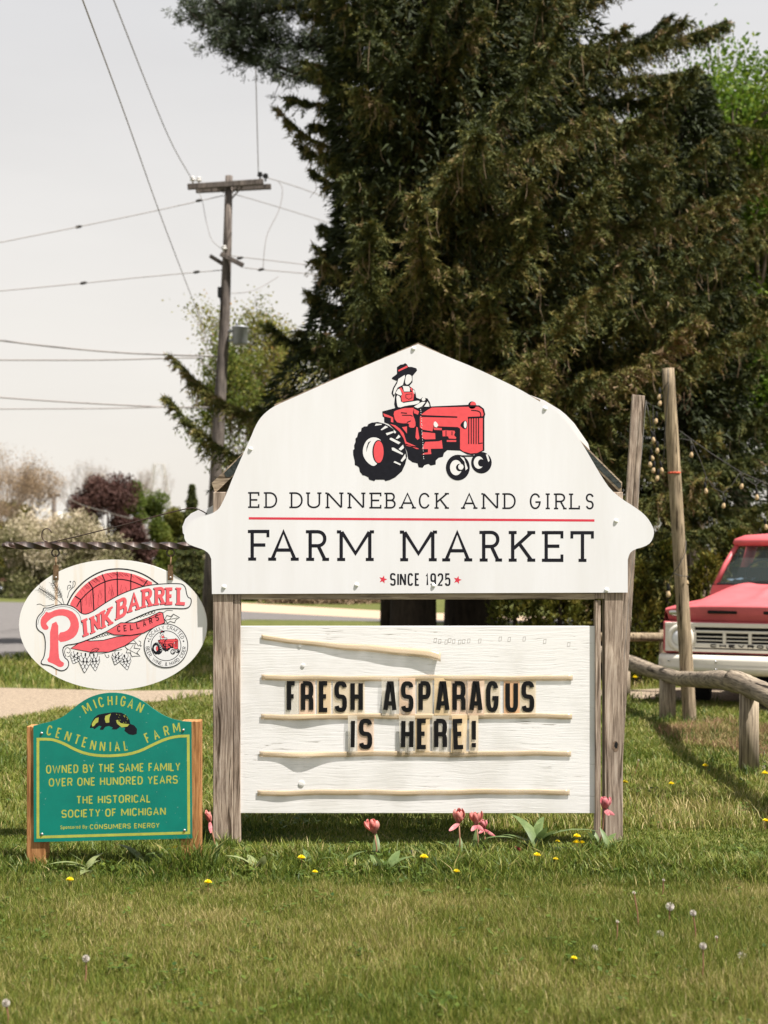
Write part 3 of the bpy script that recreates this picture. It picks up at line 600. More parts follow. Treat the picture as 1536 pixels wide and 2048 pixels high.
# ------------------------------------------------------------------ farm market sign
BY = 7.08                                          # front of the barn-shaped panel
sign = empty('farm_market_sign', (.17, 7.15, 0), 0, 'large white barn-shaped farm market sign on two weathered posts with a letter board', 'sign')
barn = [(836, 688), (770, 715), (704, 743), (657, 764), (610, 785), (578, 799), (560, 807), (544, 815), (530, 826), (519, 838), (510, 854), (501, 876), (486.5, 907), (466, 954), (454, 985), (444, 1007), (437, 1019), (422, 1028), (400, 1033), (385, 1040), (374, 1051), (368, 1066), (369, 1079), (376, 1088), (391, 1094), (407, 1099), (418, 1107), (422.5, 1118), (424, 1188),
        (1255.6, 1185), (1255.6, 1119), (1259, 1107), (1268, 1099), (1290, 1093), (1302, 1085), (1308.5, 1069), (1307, 1057), (1299, 1041), (1287, 1027), (1268, 1013), (1243, 997.5), (1221, 979), (1205.6, 957), (1187, 925.6), (1165, 888), (1152.5, 870), (1137, 847.5), (1121, 831), (1109, 821), (1077.5, 802), (1043, 780), (996, 757), (949, 735), (887, 710)]
hard = {(836, 688), (424, 1188), (1255.6, 1185), (422.5, 1118), (1255.6, 1119)}
def soften(pts):
    o = []; n = len(pts)
    for i, p in enumerate(pts):
        if p in hard: o.append(p); continue
        a, b = pts[i - 1], pts[(i + 1) % n]
        o += [(p[0] * .76 + a[0] * .24, p[1] * .76 + a[1] * .24), (p[0] * .76 + b[0] * .24, p[1] * .76 + b[1] * .24)]
    return o
mb = MB(); mb.prism(soften(barn), BY, BY + .008); panel = mb.build('barn_panel', WHITE, sign)
back = []
for x, y in barn:
    if x < 460 and y < 1110: back.append((x - 3, y - 13))
    elif 1070 < x < 1175 and y < 900: back.append((x + 11, y - 1))
    elif x > 1200 and y < 1150: back.append((x - 10, y))
    elif y > 1110: back.append((x + (4 if x < 800 else -6), y - 3))
    else: back.append((x, y + 4))
mb = MB(); mb.prism(back, 7.385, 7.393, 7.39); mb.build('back_panel', WHITE, sign)
# posts, nailers, beam
def timber(name, x0, x1, yt, Yf, Yb, m, par, zb=0, yb=None, zlow=-.03):
    mb = MB(); a, b = P(x0, yt, Yf), P(x1, yt, Yf); z0 = P(x0, yb, Yf).z if yb else zlow
    mb.box((a.x, Yf, z0), (b.x, Yb, a.z)); return mb.build(name, m, par, bevel=.003)
timber('post', 426, 466, 984, 7.09, 7.18, POSTW, sign); pr_ = timber('post', 1209.5, 1246, 984, 7.09, 7.18, POSTW, sign)
timber('nailer', 466.6, 480.5, 1201, 7.0925, 7.15, POSTW, sign, zlow=-.02); timber('nailer', 1190.5, 1201.5, 1201, 7.0925, 7.15, POSTW, sign, zlow=-.02)
timber('block', 466.6, 481, 1150, 7.0905, 7.18, POSTW, sign, yb=1200); timber('block', 1190.5, 1208.8, 1150, 7.0905, 7.18, POSTW, sign, yb=1198)
mb = MB(); a, b = P(481.6, 1168, 7.094), P(1190, 1199, 7.094); mb.box((a.x, 7.094, b.z), (b.x, 7.14, a.z)); mb.build('beam', BEAMW, sign, bevel=.003)
# knot hole in the right post
kp = P(1231, 1493, 7.09)
E = lambda dx, dz, a, b, y: [(kp.x + dx + math.cos(t / 18 * 2 * math.pi) * a * (1 + .12 * math.sin(t * 2.1)), y, kp.z + dz + math.sin(t / 18 * 2 * math.pi) * b) for t in range(18)]
KNOT = plain('knot_wood', (.24, .17, .125), .9, .1, scale=60, c2=(.10, .07, .05))
mb = MB(); mb.add(E(0, 0, .017, .028, 7.0894), [tuple(range(18))]); mb.build('knot', KNOT, pr_)
mb = MB(); mb.add(E(.003, .007, .0085, .016, 7.0889), [tuple(range(18))]); mb.build('knot_hole', DARKI, pr_)
# gambrel roof planks behind the panel
def plank(pts, m, Yf=7.105, Yb=7.375): mb = MB(); mb.prism(pts, Yf, Yb, 7.1); return mb.build('roof_plank', m, sign)
pl = plank([(423, 966), (560, 834), (571, 851), (430, 986)], ROOFW)
mb = MB(); mb.prism([(448, 946), (489, 904.5), (494, 920), (462, 953), (452, 954)], 7.1035, 7.3, 7.1); mb.build('tar_strip', DARKPAINT, pl)
pr2 = plank([(1245, 965), (1151, 871), (1112, 833), (1100, 850), (1192, 938), (1243, 987)], ROOFW)
mb = MB(); mb.prism([(1242, 966), (1150, 874.5), (1141, 880), (1191, 932), (1238, 977), (1243, 974)], 7.1025, 7.3, 7.1); mb.build('tar_strip', DARKPAINT, pr2)
plank([(548, 809), (836, 685), (836, 701), (554, 823)], ROOFW); plank([(836.5, 685), (1081, 800), (1077, 814), (836.5, 701)], ROOFW)
# letter board and tracks
mb = MB(); a, b = P(478.5, 1252, 7.108), P(1190.2, 1626.5, 7.108); mb.box((a.x, 7.108, b.z), (b.x, 7.124, a.z)); board = mb.build('letter_board', BOARD, sign, bevel=.002)
pr = Print(7.108, gap=.0004)                       # old glue marks and bare spots
for (x, y) in [(871, 1281), (880, 1283), (893, 1284), (900, 1281), (908, 1283), (920, 1284), (928, 1283), (938, 1282), (960, 1282), (1001, 1278), (1019, 1279), (1049, 1278), (1090, 1283), (1138, 1289)]:
    pr.stroke([(x - 2.5, y - 4), (x + 2.5, y - 4.5), (x + 1.5, y + 3.5), (x - 3.5, y + 4)], .55, SCREW, closed=True)
pr.build('glue_marks', board)
mb = MB()
for (x, y, r) in [(606, 1331, 4), (600, 1290, 5), (603, 1567, 6)]:
    q = P(x, y, 7.108); mb.lathe([(r / 400, 0), (r / 400, .003), (r / 900, .004)], 10, Matrix.Translation(q) @ Matrix.Rotation(R(90), 4, 'X'))
mb.build('nail_plug', BOARD, board)
def track(pts, bulge, y2=11):
    """a thin clear plastic channel; bulge: where and how far it has come away from the board"""
    mb = MB(); rows = []; n = 70
    for j in range(4):
        row = []
        for i in range(n + 1):
            x = pts[0][0] + (pts[-1][0] - pts[0][0]) * i / n; y = 0
            for (xa, ya), (xb, yb) in zip(pts, pts[1:]):
                if xa <= x <= xb: y = ya + (yb - ya) * (x - xa) / (xb - xa)
            bl = sum(h * math.exp(-((x - c) / w) ** 2) for c, w, h in bulge)
            d = .0035 + bl * (.3, .7, .95, 1)[j]
            q = P(x, y + .9 * math.sin(x * .021 + pts[0][1]) + .5 * math.sin(x * .057) + (2.5 * bl / .004 if len(pts) > 4 else 0) * (j / 3) + y2 * (0, .33, .66, 1)[j], 7.108); row.append((q.x, 7.108 - d, q.z))
        rows.append(row)
    mb.grid(rows); o = mb.build('letter_track', TRACK, board, smooth=True)
    s_ = o.modifiers.new('thick', 'SOLIDIFY'); s_.thickness = .0018; return o
track([(523, 1270), (577, 1276), (663, 1284), (764, 1292), (860, 1299), (881, 1304)], [(700, 60, .004), (800, 70, .009), (880, 40, .011)], 10)
track([(523, 1349.5), (600, 1351), (1145, 1350)], [(570, 25, .003), (760, 40, .003), (930, 50, .004)])
track([(522, 1428), (1144, 1426.5)], [(610, 40, .006), (800, 60, .003)])
track([(519, 1503), (1142, 1501.5)], [(612, 36, .014)])
track([(515, 1580), (1139, 1578)], [(560, 30, .003), (820, 80, .002)])
# bolts with white caps
for x, y in [(827, 697), (1090, 817), (501, 898), (1232, 1042), (448, 1174), (713, 1170), (867, 1171), (1213, 1180)]:
    mb = MB(); q = P(x, y, BY); mb.lathe([(.0105, -.001), (.0105, .002), (.009, .004), (.005, .0058), (.001, .006)], 14, Matrix.Translation(q) @ Matrix.Rotation(R(90), 4, 'X')); mb.build('bolt', BOLTW, panel, smooth=True)
# print on the barn panel
pr = Print(BY)
up = [('E', 497.5, 521), ('D', 529, 556), ('D', 580, 607), ('U', 613, 642), ('N', 652, 686), ('N', 696, 730), ('E', 740, 765), ('B', 770, 793), ('A', 799, 831), ('C', 836, 862), ('K', 870, 897), ('A', 923, 954), ('N', 964, 998), ('D', 1006, 1033), ('G', 1058, 1083), ('I', 1090, 1101), ('R', 1109, 1132), ('L', 1139, 1162), ('S', 1170, 1189)]
for c, x0, x1 in up:
    dy = (x0 - 497) * .0043; pr.letter_px(c, x0 + 1.5, x1 - 1.5, 984 + dy, 1016 + dy, 3.4, INK, N=2.1, slab=.95)
pr.build('lettering', panel); pr = Print(BY)
for c, x0, x1 in [('F', 501, 540), ('A', 541, 593), ('R', 617, 653), ('M', 679, 743), ('M', 805, 869), ('A', 889, 940), ('R', 964, 999), ('K', 1022, 1066), ('E', 1089, 1128), ('T', 1141, 1189)]:
    dy = (x0 - 497) * .004; pr.letter_px(c, x0, x1, 1059.5 + dy, 1121.5 + dy, 6.8, INK, N=2.1, slab=.9)
pr.build('lettering', panel); pr = Print(BY)
pr.line('SINCE 1925', 780, 901, 1171.5, 1172, 25.5, 3.5, INK, track=.15, N=3.2, cond=True)
pr.build('lettering', panel)
pr = Print(BY); pr.poly([(497.5, 1034.3), (1189, 1038.6), (1189, 1043.2), (497.5, 1038.9)], LINE); pr.build('red_rule', panel)
for cx, cy in ((766, 1159), (915, 1160)):
    pr = Print(BY); pr.poly([(cx + (8.5 if i % 2 == 0 else 3.6) * math.sin(math.pi * i / 5 + .25), cy - (8.5 if i % 2 == 0 else 3.6) * math.cos(math.pi * i / 5 + .25)) for i in range(10)], LINE); pr.build('star', panel)
pr = Print(BY); tractor(pr, lambda p: (680 + p[0] / 4.518, 700 + p[1] / 4.518), 1 / 4.518); TT = lambda p: (680 + p[0] / 4.518, 700 + p[1] / 4.518)
pr.poly([(850, 650), (862, 645), (878, 660), (888, 680), (875, 700), (855, 695), (845, 672)], PRINTW, 8, TT)
for k in range(22):
    y = 535 + k * 21 + rnd.uniform(-6, 6); x = 728 + (y - 535) * .06 + rnd.uniform(-3, 3); pr.poly([(x, y), (x + 5, y + 1), (x + 4, y + rnd.uniform(6, 16)), (x - 1, y + 6)], PRINTW, 8, TT)
pr.build('tractor_emblem', panel)
# wrought iron bracket on the left post
mb = MB(); q0, q1 = P(12, 1091, 7.14), P(428, 1092, 7.14); n = 150; rows = []
for i in range(n + 1):
    t = i / n; c_ = q0.lerp(q1, t); a = t * 2 * math.pi * 2.9
    rows.append([(c_.x, c_.y + .0205 * math.cos(a + k * math.pi / 2), c_.z + .0205 * math.sin(a + k * math.pi / 2)) for k in (0, 1, 2, 3, 0)])
mb.grid(rows); brk = mb.build('iron_bracket', IRON, sign)
mb = MB(); Ml = Matrix.Translation(P(10, 1091, 7.14)) @ Matrix.Rotation(R(90), 4, 'Y')
mb.lathe([(.002, -.017), (.011, -.012), (.015, -.002), (.011, .008), (.008, .012), (.013, .018), (.018, .028), (.018, .04), (.014, .055)], 14, Ml); mb.build('finial', IRON, brk, smooth=True)
mb = MB(); pts = [P(84 + 9.5 + 10 * math.cos(a), 1070 + 13 * math.sin(a), 7.14) for a in [R(v) for v in range(-20, -300, -20)]]
pts += [P(x, y, 7.14) for x, y in [(92, 1084), (98, 1085.5), (110, 1083), (150, 1074), (250, 1049), (340, 1025), (375, 1017), (386, 1016), (396, 1018), (406, 1023), (414, 1028)]]
mb.tube(pts, .0032, 6); mb.build('brace_rod', IRON, brk, smooth=True)
for x in (111, 341):
    mb = MB(); mb.tube([P(x + 7.5 * math.cos(a), 1105.5 + 7.5 * math.sin(a), 7.14) for a in [i / 16 * 2 * math.pi for i in range(16)]], .0042, 6, closed=True); mb.build('ring', IRON, brk, smooth=True)

# changeable letters on the board
msg = [('F', 573.8, 594, 'c', 0, 0), ('R', 602, 627, 'h', 0, 0), ('E', 638, 659, 't', 0, 0), ('S', 669, 694, 'p', 0, 0), ('H', 701, 726, 'p', 0, 0), ('A', 767, 793.5, 'c', -1, .006), ('S', 802, 827, 'h', 0, .004), ('P', 837, 861.5, 'p', 0, 0), ('A', 872, 899, 't', 0, .004), ('R', 905, 931, 'h', 0, 0), ('A', 938.5, 965, 'h', 0, .004), ('G', 972, 997, 'p', 0, 0), ('U', 1011, 1036, 'o', 0, 0), ('S', 1043, 1068.5, 'p', 0, 0)]
msg2 = [('I', 700, 711.5, 'c', -1, .007), ('S', 718, 744.5, 'h', 0, 0), ('H', 802, 827, 'c', -1, .007), ('E', 834, 856, 't', 0, .003), ('R', 868, 894, 'c', 0, .003), ('E', 906, 929.5, 't', 2.2, .006), ('!', 942, 953, 'p', 0, .005)]
wl1 = ['F starting the word FRESH', 'R, second in FRESH', 'E, third in FRESH', 'S, fourth in FRESH', 'H ending the word FRESH', 'A starting the word ASPARAGUS', 'S, second in ASPARAGUS', 'P, third in ASPARAGUS', 'A between the P and the R of ASPARAGUS', 'R, fifth in ASPARAGUS', 'A between the R and the G of ASPARAGUS', 'G, seventh in ASPARAGUS', 'U, eighth in ASPARAGUS', 'S ending the word ASPARAGUS']
wl2 = ['I starting the word IS', 'S ending the word IS', 'H starting the word HERE', 'E between the H and the R of HERE', 'R, third in HERE', 'E ending the word HERE']
tint = {'c': 'clear', 'p': 'pale yellowed', 't': 'tan', 'h': 'peach tinted', 'o': 'orange tinted'}
for row, (yt, yb), labs in ((msg, (1362, 1424), wl1), (msg2, (1437, 1498), wl2 + [None])):
    for (c, x0, x1, tl, rot, lift), lb in zip(row, labs):
        Yt = 7.108 - .0075 - lift; cx = (x0 + x1) / 2; w = max(x1 - x0, 9) + 7
        q = P(cx, yb + 6, 7.108)
        t = empty('letter_tile', (q.x, Yt, q.z), 0, ('black %s, on a %s tile' % (lb, tint[tl])) if lb else 'black exclamation mark after HERE on a pale plastic tile', 'letter tile', 'changeable letters of the asparagus message')
        mb = MB(); ca, sa = math.cos(R(rot)), math.sin(R(rot)); rows = []
        for j in range(9):
            v = j / 8; row_ = []
            for i in range(2):
                dx = (i - .5) * w; dy = (v - .5) * (yb - yt + 13); bow = .5 * lift * math.sin(math.pi * v) - (.004 if i == 0 and lift > .008 else 0)
                qq = P(cx + dx * ca - dy * sa, (yt + yb) / 2 - 0 + dx * -sa + dy * ca, 7.108); row_.append((qq.x, Yt + .0045 - bow, qq.z))
            rows.append(row_)
        mb.grid(rows); mb.build('tile_plate', TILES[tl], t, smooth=True)
        pr = Print(7.108); pr.gap = .0075 + lift * 1.5 - .0045 + .0012
        sw = 8.8
        if c in 'I!': pr.letter_px(c, cx - 4.2, cx + 4.2, yt, yb - (2 if c == '!' else 0), 8.2, LETTER, rot=rot)
        else: pr.letter_px(c, x0, x1, yt, yb, sw, LETTER, rot=rot, N=3.0, cond=True)
        o = pr.build('raised_letter', t); s_ = o.modifiers.new('thick', 'SOLIDIFY'); s_.thickness = .0022; s_.offset = 0

# ------------------------------------------------------------------ oval hanging sign
OY = 7.122
oval = empty('hanging_oval_sign', tuple(P(226, 1380, OY)), 0, 'white oval pink barrel cellars sign hanging from the twisted iron bracket', 'hanging sign')
mb = MB(); mb.prism(ell(226, 1249.5, 188, 130.5, 72), OY, OY + .022); ov = mb.build('oval_panel', OVALW, oval)
OT = lambda p: (20 + p[0] / 3.746, 1100 + p[1] / 3.746); os_ = 1 / 3.746
pr = Print(OY); S = lambda pts, w, m=INK, L=0, closed=False: pr.stroke(pts, w * os_, m, L, OT, closed); C = lambda pts, m, L=0, it=1: pr.poly(chaikin(pts, it), m, L, OT)
sm = lambda pts, it=2: chaikin(pts, it, False)
# barrel
S(sm([(425, 420), (455, 350), (505, 283), (578, 215), (690, 155), (800, 138), (920, 150), (1025, 193), (1110, 255)]), 10)
barrel = [(445, 415), (470, 365), (520, 300), (590, 235), (690, 180), (800, 160), (910, 175), (1000, 210), (1085, 252), (1000, 280), (900, 315), (800, 360), (700, 420), (620, 470), (540, 495), (490, 445)]
C(barrel, PINK, 1)
for st in ([(500, 425), (530, 370), (620, 285), (710, 235), (805, 215), (905, 230), (1000, 272)],): S(sm(st), 8, INK, 3)
for st in ([(620, 285), (628, 450)], [(712, 235), (714, 405)], [(803, 162), (806, 350)], [(905, 230), (905, 305)], [(590, 237), (620, 285)], [(690, 182), (712, 235)], [(910, 178), (905, 230)], [(487, 345), (530, 372)], [(1030, 226), (1000, 270)], [(530, 372), (536, 480)]): S(st, 8, INK, 3)
for k in range(26):                                # wood grain
    x = rnd.uniform(545, 985); y = 235 + abs(x - 800) * .32 + rnd.uniform(10, 60); L_ = rnd.uniform(40, 100); q = [(x, y), (x + rnd.uniform(-9, 9), y + L_ * .4), (x + rnd.uniform(-9, 9), y + L_ * .7), (x + rnd.uniform(-5, 5), min(y + L_, 470 - (x - 540) * .42))]
    if q[-1][1] > y + 15: S(sm(q), 2.6, DKRED, 2)
for k in range(60):
    a = rnd.uniform(R(28), R(152)); rx, ry = 330, 275; x = 800 - math.cos(a) * rx * .98; y = 445 - math.sin(a) * ry
    if x > 1010 or x < 470: continue
    S([(x, y), (x + rnd.uniform(20, 45) * (1 if x < 800 else 1), y + rnd.uniform(20, 34))], 2.4, DKRED, 2)
# banner and outline
ban = [(195, 560), (205, 500), (250, 460), (250, 432), (292, 437), (350, 412), (420, 408), (485, 428), (545, 487), (610, 470), (700, 405), (800, 345), (900, 302), (1000, 272), (1100, 256), (1240, 250), (1312, 258), (1327, 355), (1360, 362), (1355, 415), (1320, 442), (1200, 435), (1090, 445), (980, 490), (860, 545), (760, 595), (660, 640), (590, 670), (500, 703), (393, 715), (400, 800), (442, 830), (437, 882), (395, 908), (350, 895), (300, 862), (220, 855), (265, 790), (265, 632), (210, 602)]
C(ban, PRINTW, 4); S(chaikin(ban, 2), 7, INK, 5, True)
cxb, cyb = 480, 560
S(chaikin([(208, 560), (218, 506), (262, 466), (262, 447), (292, 450), (352, 426), (420, 422), (478, 442), (528, 490), (535, 560)], 2, False), 3, INK, 5)
# ribbon
rib = [(720, 612), (830, 545), (930, 545), (1040, 505), (1120, 465), (1145, 470), (1160, 545), (1060, 590), (1000, 622), (900, 640), (780, 635)]
rib2 = [(497, 662), (600, 682), (700, 676), (800, 650), (985, 632), (860, 718), (740, 765), (600, 765), (455, 737), (508, 702)]
pr.poly(rib2, PINK, 1, OT); S(rib2, 6, INK, 2, True); pr.poly(rib, PINK, 6, OT); S(rib, 6, INK, 7, True); S([(935, 545), (1040, 520), (1130, 480)], 4, INK, 7)
# big P
C([(300, 560), (362, 528), (362, 690), (366, 800), (378, 830), (407, 845), (400, 872), (370, 880), (335, 857), (272, 832), (300, 790)], PINK, 5)
C([(228, 560), (232, 510), (262, 478), (270, 460), (292, 472), (350, 444), (420, 442), (482, 468), (516, 530), (518, 592), (490, 650), (430, 682), (363, 692), (363, 620), (420, 610), (450, 580), (455, 540), (430, 500), (380, 488), (320, 503), (272, 545), (275, 560), (292, 580), (280, 599), (248, 596)], PINK, 6)
# ink barrel letters, with a dark drop shadow
for c, bl, xv, yv, sw in [('I', (545, 655), (50, -22), (-12, -128), 30), ('N', (612, 628), (70, -33), (-8, -125), 25), ('K', (690, 590), (78, -38), (-5, -130), 26), ('B', (797, 525), (80, -38), (5, -150), 27), ('A', (888, 470), (85, -27), (0, -140), 25), ('R', (990, 435), (76, -17), (0, -140), 26), ('R', (1085, 415), (76, -9), (0, -135), 26), ('E', (1170, 412), (60, -2), (0, -132), 26), ('L', (1250, 412), (74, 4), (0, -132), 26)]:
    w, h = math.hypot(*xv), math.hypot(*yv)
    for dx, dy, m, L in ((-5, 5, INK, 5), (0, 0, PINK, 6)):
        M = lambda p: OT((bl[0] + dx + p[0] / w * xv[0] + p[1] / h * yv[0], bl[1] + dy + p[0] / w * xv[1] + p[1] / h * yv[1]))
        for i, stq in enumerate(glyph(c, 2.4, False)):
            pr.stroke([M((sw / 2 + x * (w - sw), sw / 2 + y * (h - sw))) for x, y in stq], sw * .92 * os_, m, L, sub=i)
        for q in SERIF.get(c, []):
            x, y = sw / 2 + q[0] * (w - sw), sw * .3 + q[1] * (h - sw * .6); pr.stroke([M((x - sw * .8, y)), M((x + sw * .8, y))], sw * .55 * os_, m, L, sub=4)
for i, c in enumerate('CELLARS'):
    t = i / 6; x = 805 + t * 292; y = 612 - 70 * t * t - 8 * t; a = R(4 + 22 * t)
    M = lambda p: OT((x + p[0] * math.cos(a) - p[1] * math.sin(a) * .6, y - p[0] * math.sin(a) - p[1]))
    for st in glyph(c, 2.6, False): pr.stroke([M((3 + u * 18, 2 + v * 40)) for u, v in st], 6.5 * os_, INK, 8)
# wheat
for (x0, y0, x1, y1, n_) in ((390, 405, 215, 285, 6), (405, 405, 325, 245, 6)):
    S(sm([(x0, y0), ((x0 + x1) / 2 + 12, (y0 + y1) / 2 - 6), (x1, y1)]), 4)
    ux, uy = (x1 - x0), (y1 - y0); L_ = math.hypot(ux, uy); ux /= L_; uy /= L_
    for k in range(n_):
        for sd in (-1, 1):
            t = .3 + .7 * k / n_; px_, py_ = x0 + (x1 - x0) * t, y0 + (y1 - y0) * t; ax, ay = ux * .8 - sd * uy * .6, uy * .8 + sd * ux * .6
            S([(px_, py_), (px_ + ax * 14 - ay * 8, py_ + ay * 14 + ax * 8), (px_ + ax * 30, py_ + ay * 30), (px_ + ax * 14 + ay * 8, py_ + ay * 14 - ax * 8)], 2.6, INK, 0, True)
            S([(px_ + ax * 28, py_ + ay * 28), (px_ + ax * 48, py_ + ay * 48)], 1.4)
S(sm([(200, 410), (225, 402), (250, 420), (290, 418), (330, 405)]), 4); S(sm([(430, 360), (445, 300), (490, 270), (488, 232), (470, 235), (475, 262), (455, 300)]), 4); S(sm([(430, 300), (432, 265), (455, 262), (455, 285), (440, 285)]), 4)
pr.poly(ell(452, 238, 6, 6, 10), INK, 0, OT)
# hops, leaves, vines
def hop(cx, cy, w, h, tilt, base):
    ca, sa = math.cos(tilt), math.sin(tilt)
    for r in range(5):                               # rows of pointed scales, the upper ones lapping over the lower
        n_ = (1, 2, 3, 3, 2)[r]
        for k in range(n_):
            x = (k - (n_ - 1) / 2) * w / 2.9; y = (1.6 - r) * h / 4.6; a, b = w / 4.6, h / 5
            q = [(x - a, y - b * .7), (x - a * 1.05, y + b * .1), (x - a * .5, y + b * .75), (x, y + b * 1.15), (x + a * .5, y + b * .75), (x + a * 1.05, y + b * .1), (x + a, y - b * .7)]
            q = [(cx + u * ca - v * sa, cy + u * sa + v * ca) for u, v in q]
            pr.poly(q, PRINTW, base + r, OT); S(q, 3.6, INK, base + r + .5)
for a in ((490, 812, 80, 75, .4, 0), (562, 850, 76, 120, .05, 6), (634, 846, 70, 105, -.1, 0), (800, 815, 70, 80, .3, 6), (868, 845, 72, 95, -.2, 0)): hop(*a)
def leaf(pts, vein):
    S(pts, 4.5, INK, 2, True)
    for v in vein: S(v, 3, INK, 2)
leaf([(860, 720), (900, 700), (940, 700), (930, 735), (975, 740), (950, 770), (975, 795), (930, 795), (915, 800), (900, 770), (870, 770), (880, 745)], [[(870, 735), (965, 785)], [(900, 745), (925, 708)], [(905, 755), (905, 790)]])
leaf([(1160, 520), (1175, 490), (1205, 498), (1225, 480), (1270, 505), (1240, 525), (1235, 545), (1200, 535), (1180, 548)], [[(1165, 525), (1255, 508)], [(1195, 518), (1222, 490)]])
leaf([(600, 770), (620, 745), (650, 735), (668, 742), (650, 760), (625, 768)], [[(605, 768), (660, 745)]])
S(sm([(420, 800), (405, 760), (425, 725), (455, 745), (445, 775), (425, 765)]), 4); S(sm([(430, 800), (520, 770), (600, 775), (680, 780), (760, 760), (840, 745)]), 4); S(sm([(850, 720), (880, 670), (920, 668), (950, 700), (965, 725), (985, 690), (965, 680)]), 4)
S(sm([(1150, 470), (1175, 450), (1220, 455)]), 4); S(sm([(710, 780), (725, 810), (745, 800), (735, 785)]), 4); pr.poly(ell(980, 718, 6, 6, 10), INK, 0, OT)
for k in range(9):                                 # hop fill between ribbon and banner
    x = 870 + k * 24; y = 525 - k * 7; S([(x, y), (x + 14, y - 16), (x + 26, y - 4), (x + 12, y + 8)], 3.5, INK, 0, True)
    x = 610 + k * 20; y = 660 - k * 5; S([(x, y), (x + 10, y - 14), (x + 24, y - 2), (x + 8, y + 8)], 3.5, INK, 0, True)
# round badge
pr.poly(ell(1169, 717, 164, 164, 48), PRINTW, 9, OT); S(ell(1169, 717, 163, 163, 64), 6, INK, 10, True); S(ell(1169, 717, 112, 112, 56), 5, INK, 10, True)
def arc_text(txt, a0, a1, r, cap, sw, inv):
    ws = [WIDTH.get(c, .6) + .25 for c in txt]; tot = sum(ws); acc = 0
    for c, w_ in zip(txt, ws):
        a = R(a0 + (a1 - a0) * (acc + w_ / 2) / tot); acc += w_
        cx, cy = 1169 + r * math.cos(a), 717 - r * math.sin(a); rot = a - math.pi / 2 if not inv else a + math.pi / 2; w = max(4, (w_ - .25) * cap * .95)
        M = lambda p: OT((cx + (p[0] - .5) * w * math.cos(rot) - (p[1] - .5) * cap * math.sin(rot), cy - (p[0] - .5) * w * math.sin(rot) - (p[1] - .5) * cap * math.cos(rot)))
        for st in glyph(c, 2, False): pr.stroke([M(p) for p in st], sw * os_, INK, 10)
arc_text('LOCALLY CRAFTED', 160, 22, 138, 26, 3.6, False); arc_text('BEER, WINE, & HARD CIDER', 182, 358, 138, 25, 3.6, True)
for x in (1040, 1300): pr.poly(ell(x, 683, 6, 6, 10), INK, 10, OT)
tractor(pr, lambda p: OT((1064 + (p[0] - 118) * .1655, 600 + (p[1] - 118) * .172)), os_ * .168, base=10, fine=False)
pr.build('printed_artwork', ov)
pr = Print(OY, gap=.0003)                          # rust run below the left strap
RUSTR = plastic('rust_run', (.62, .33, .10), .38); pr.poly([(109, 1160), (116, 1160), (115, 1220), (114, 1350), (111, 1350), (110, 1220)], RUSTR); pr.build('rust_run', ov)
for x0, x in ((111, 112), (341, 341)):
    mb = MB(); a, b = P(x - 5.5, 1130, OY), P(x + 5.5, 1160, OY); mb.box((a.x, OY - .004, b.z), (b.x, OY - .0005, a.z)); stp = mb.build('strap', BRASS, oval, bevel=.001)
    mb = MB(); q = P(x, 1155, OY - .004); mb.lathe([(.006, 0), (.0055, .003), (.002, .0045)], 10, Matrix.Translation(q) @ Matrix.Rotation(R(90), 4, 'X')); mb.build('screw', SCREW, stp, smooth=True)
    mb = MB(); mb.tube([P(x0, 1109, 7.14), P(x0 + 1, 1114, 7.138), P(x0 + .5, 1122, 7.125), P(x, 1132, OY - .003)], .004, 6); mb.build('hook', BRASS, oval, smooth=True)

# ------------------------------------------------------------------ green centennial farm sign
GY = 6.45
gs = empty('centennial_farm_sign', (-1.24, 6.5, 0), 0, 'green historical society farm sign with yellow lettering on two brown posts', 'sign')
GT = lambda p: (40 + p[0] / 4.042, 1370 + p[1] / 4.042); g_ = 1 / 4.042
out = [(108, 330), (180, 312), (270, 290), (350, 255), (420, 200), (490, 140), (570, 95), (660, 68), (750, 60), (840, 68), (930, 95), (1010, 140), (1080, 195), (1150, 240), (1230, 275), (1310, 292), (1385, 297), (1392, 1240), (112, 1270)]
mb = MB(); mb.prism([GT(p) for p in out[:1] + chaikin(out[1:16], 1, False) + out[16:]], GY, GY + .006); gp = mb.build('green_panel', GREEN, gs)
timber('post', 53, 90.5, 1453, 6.458, 6.545, CEDAR, gs); timber('post', 362.5, 400, 1442.5, 6.458, 6.545, CEDAR, gs)
pr = Print(GY)
pr.stroke([GT(p) for p in [(145, 1230), (145, 438), (200, 438)] + chaikin([(240, 439), (280, 445), (360, 475), (440, 520), (530, 555), (640, 572), (760, 572), (880, 560), (980, 530), (1080, 480), (1180, 435), (1270, 415), (1320, 413)], 1, False) + [(1360, 412), (1365, 1195)]], 22 * g_, YEL, closed=True)
pr.build('border', gp)
pr = Print(GY)
def gl(c, x, y, rot, h=84, w=None, sw=11.5):
    w = w or max(WIDTH.get(c, .6) * h * .82, sw * 1.05); qx, qy = GT((x, y)); pr.letter_px(c, qx - w * g_ / 2, qx + w * g_ / 2, qy - h * g_ / 2, qy + h * g_ / 2, sw * g_, YEL, rot=rot, N=2.5)
for a in [('M', 540, 188, 28), ('I', 606, 153, 21), ('C', 655, 138, 14), ('H', 728, 127, 3), ('I', 780, 124, -2), ('G', 834, 131, -9), ('A', 897, 152, -17), ('N', 972, 182, -25),
          ('C', 238, 367, -12), ('E', 312, 388, -16), ('N', 388, 415, -19), ('T', 462, 441, -18), ('E', 523, 463, -15), ('N', 592, 487, -11), ('N', 667, 496, -5), ('I', 730, 498, -1), ('A', 785, 497, 3), ('L', 855, 489, 8), ('F', 1030, 428, 23), ('A', 1100, 402, 20), ('R', 1183, 371, 14), ('M', 1266, 345, 8)]: gl(*a)
Tm = GT
pr.build('lettering', gp); pr = Print(GY)
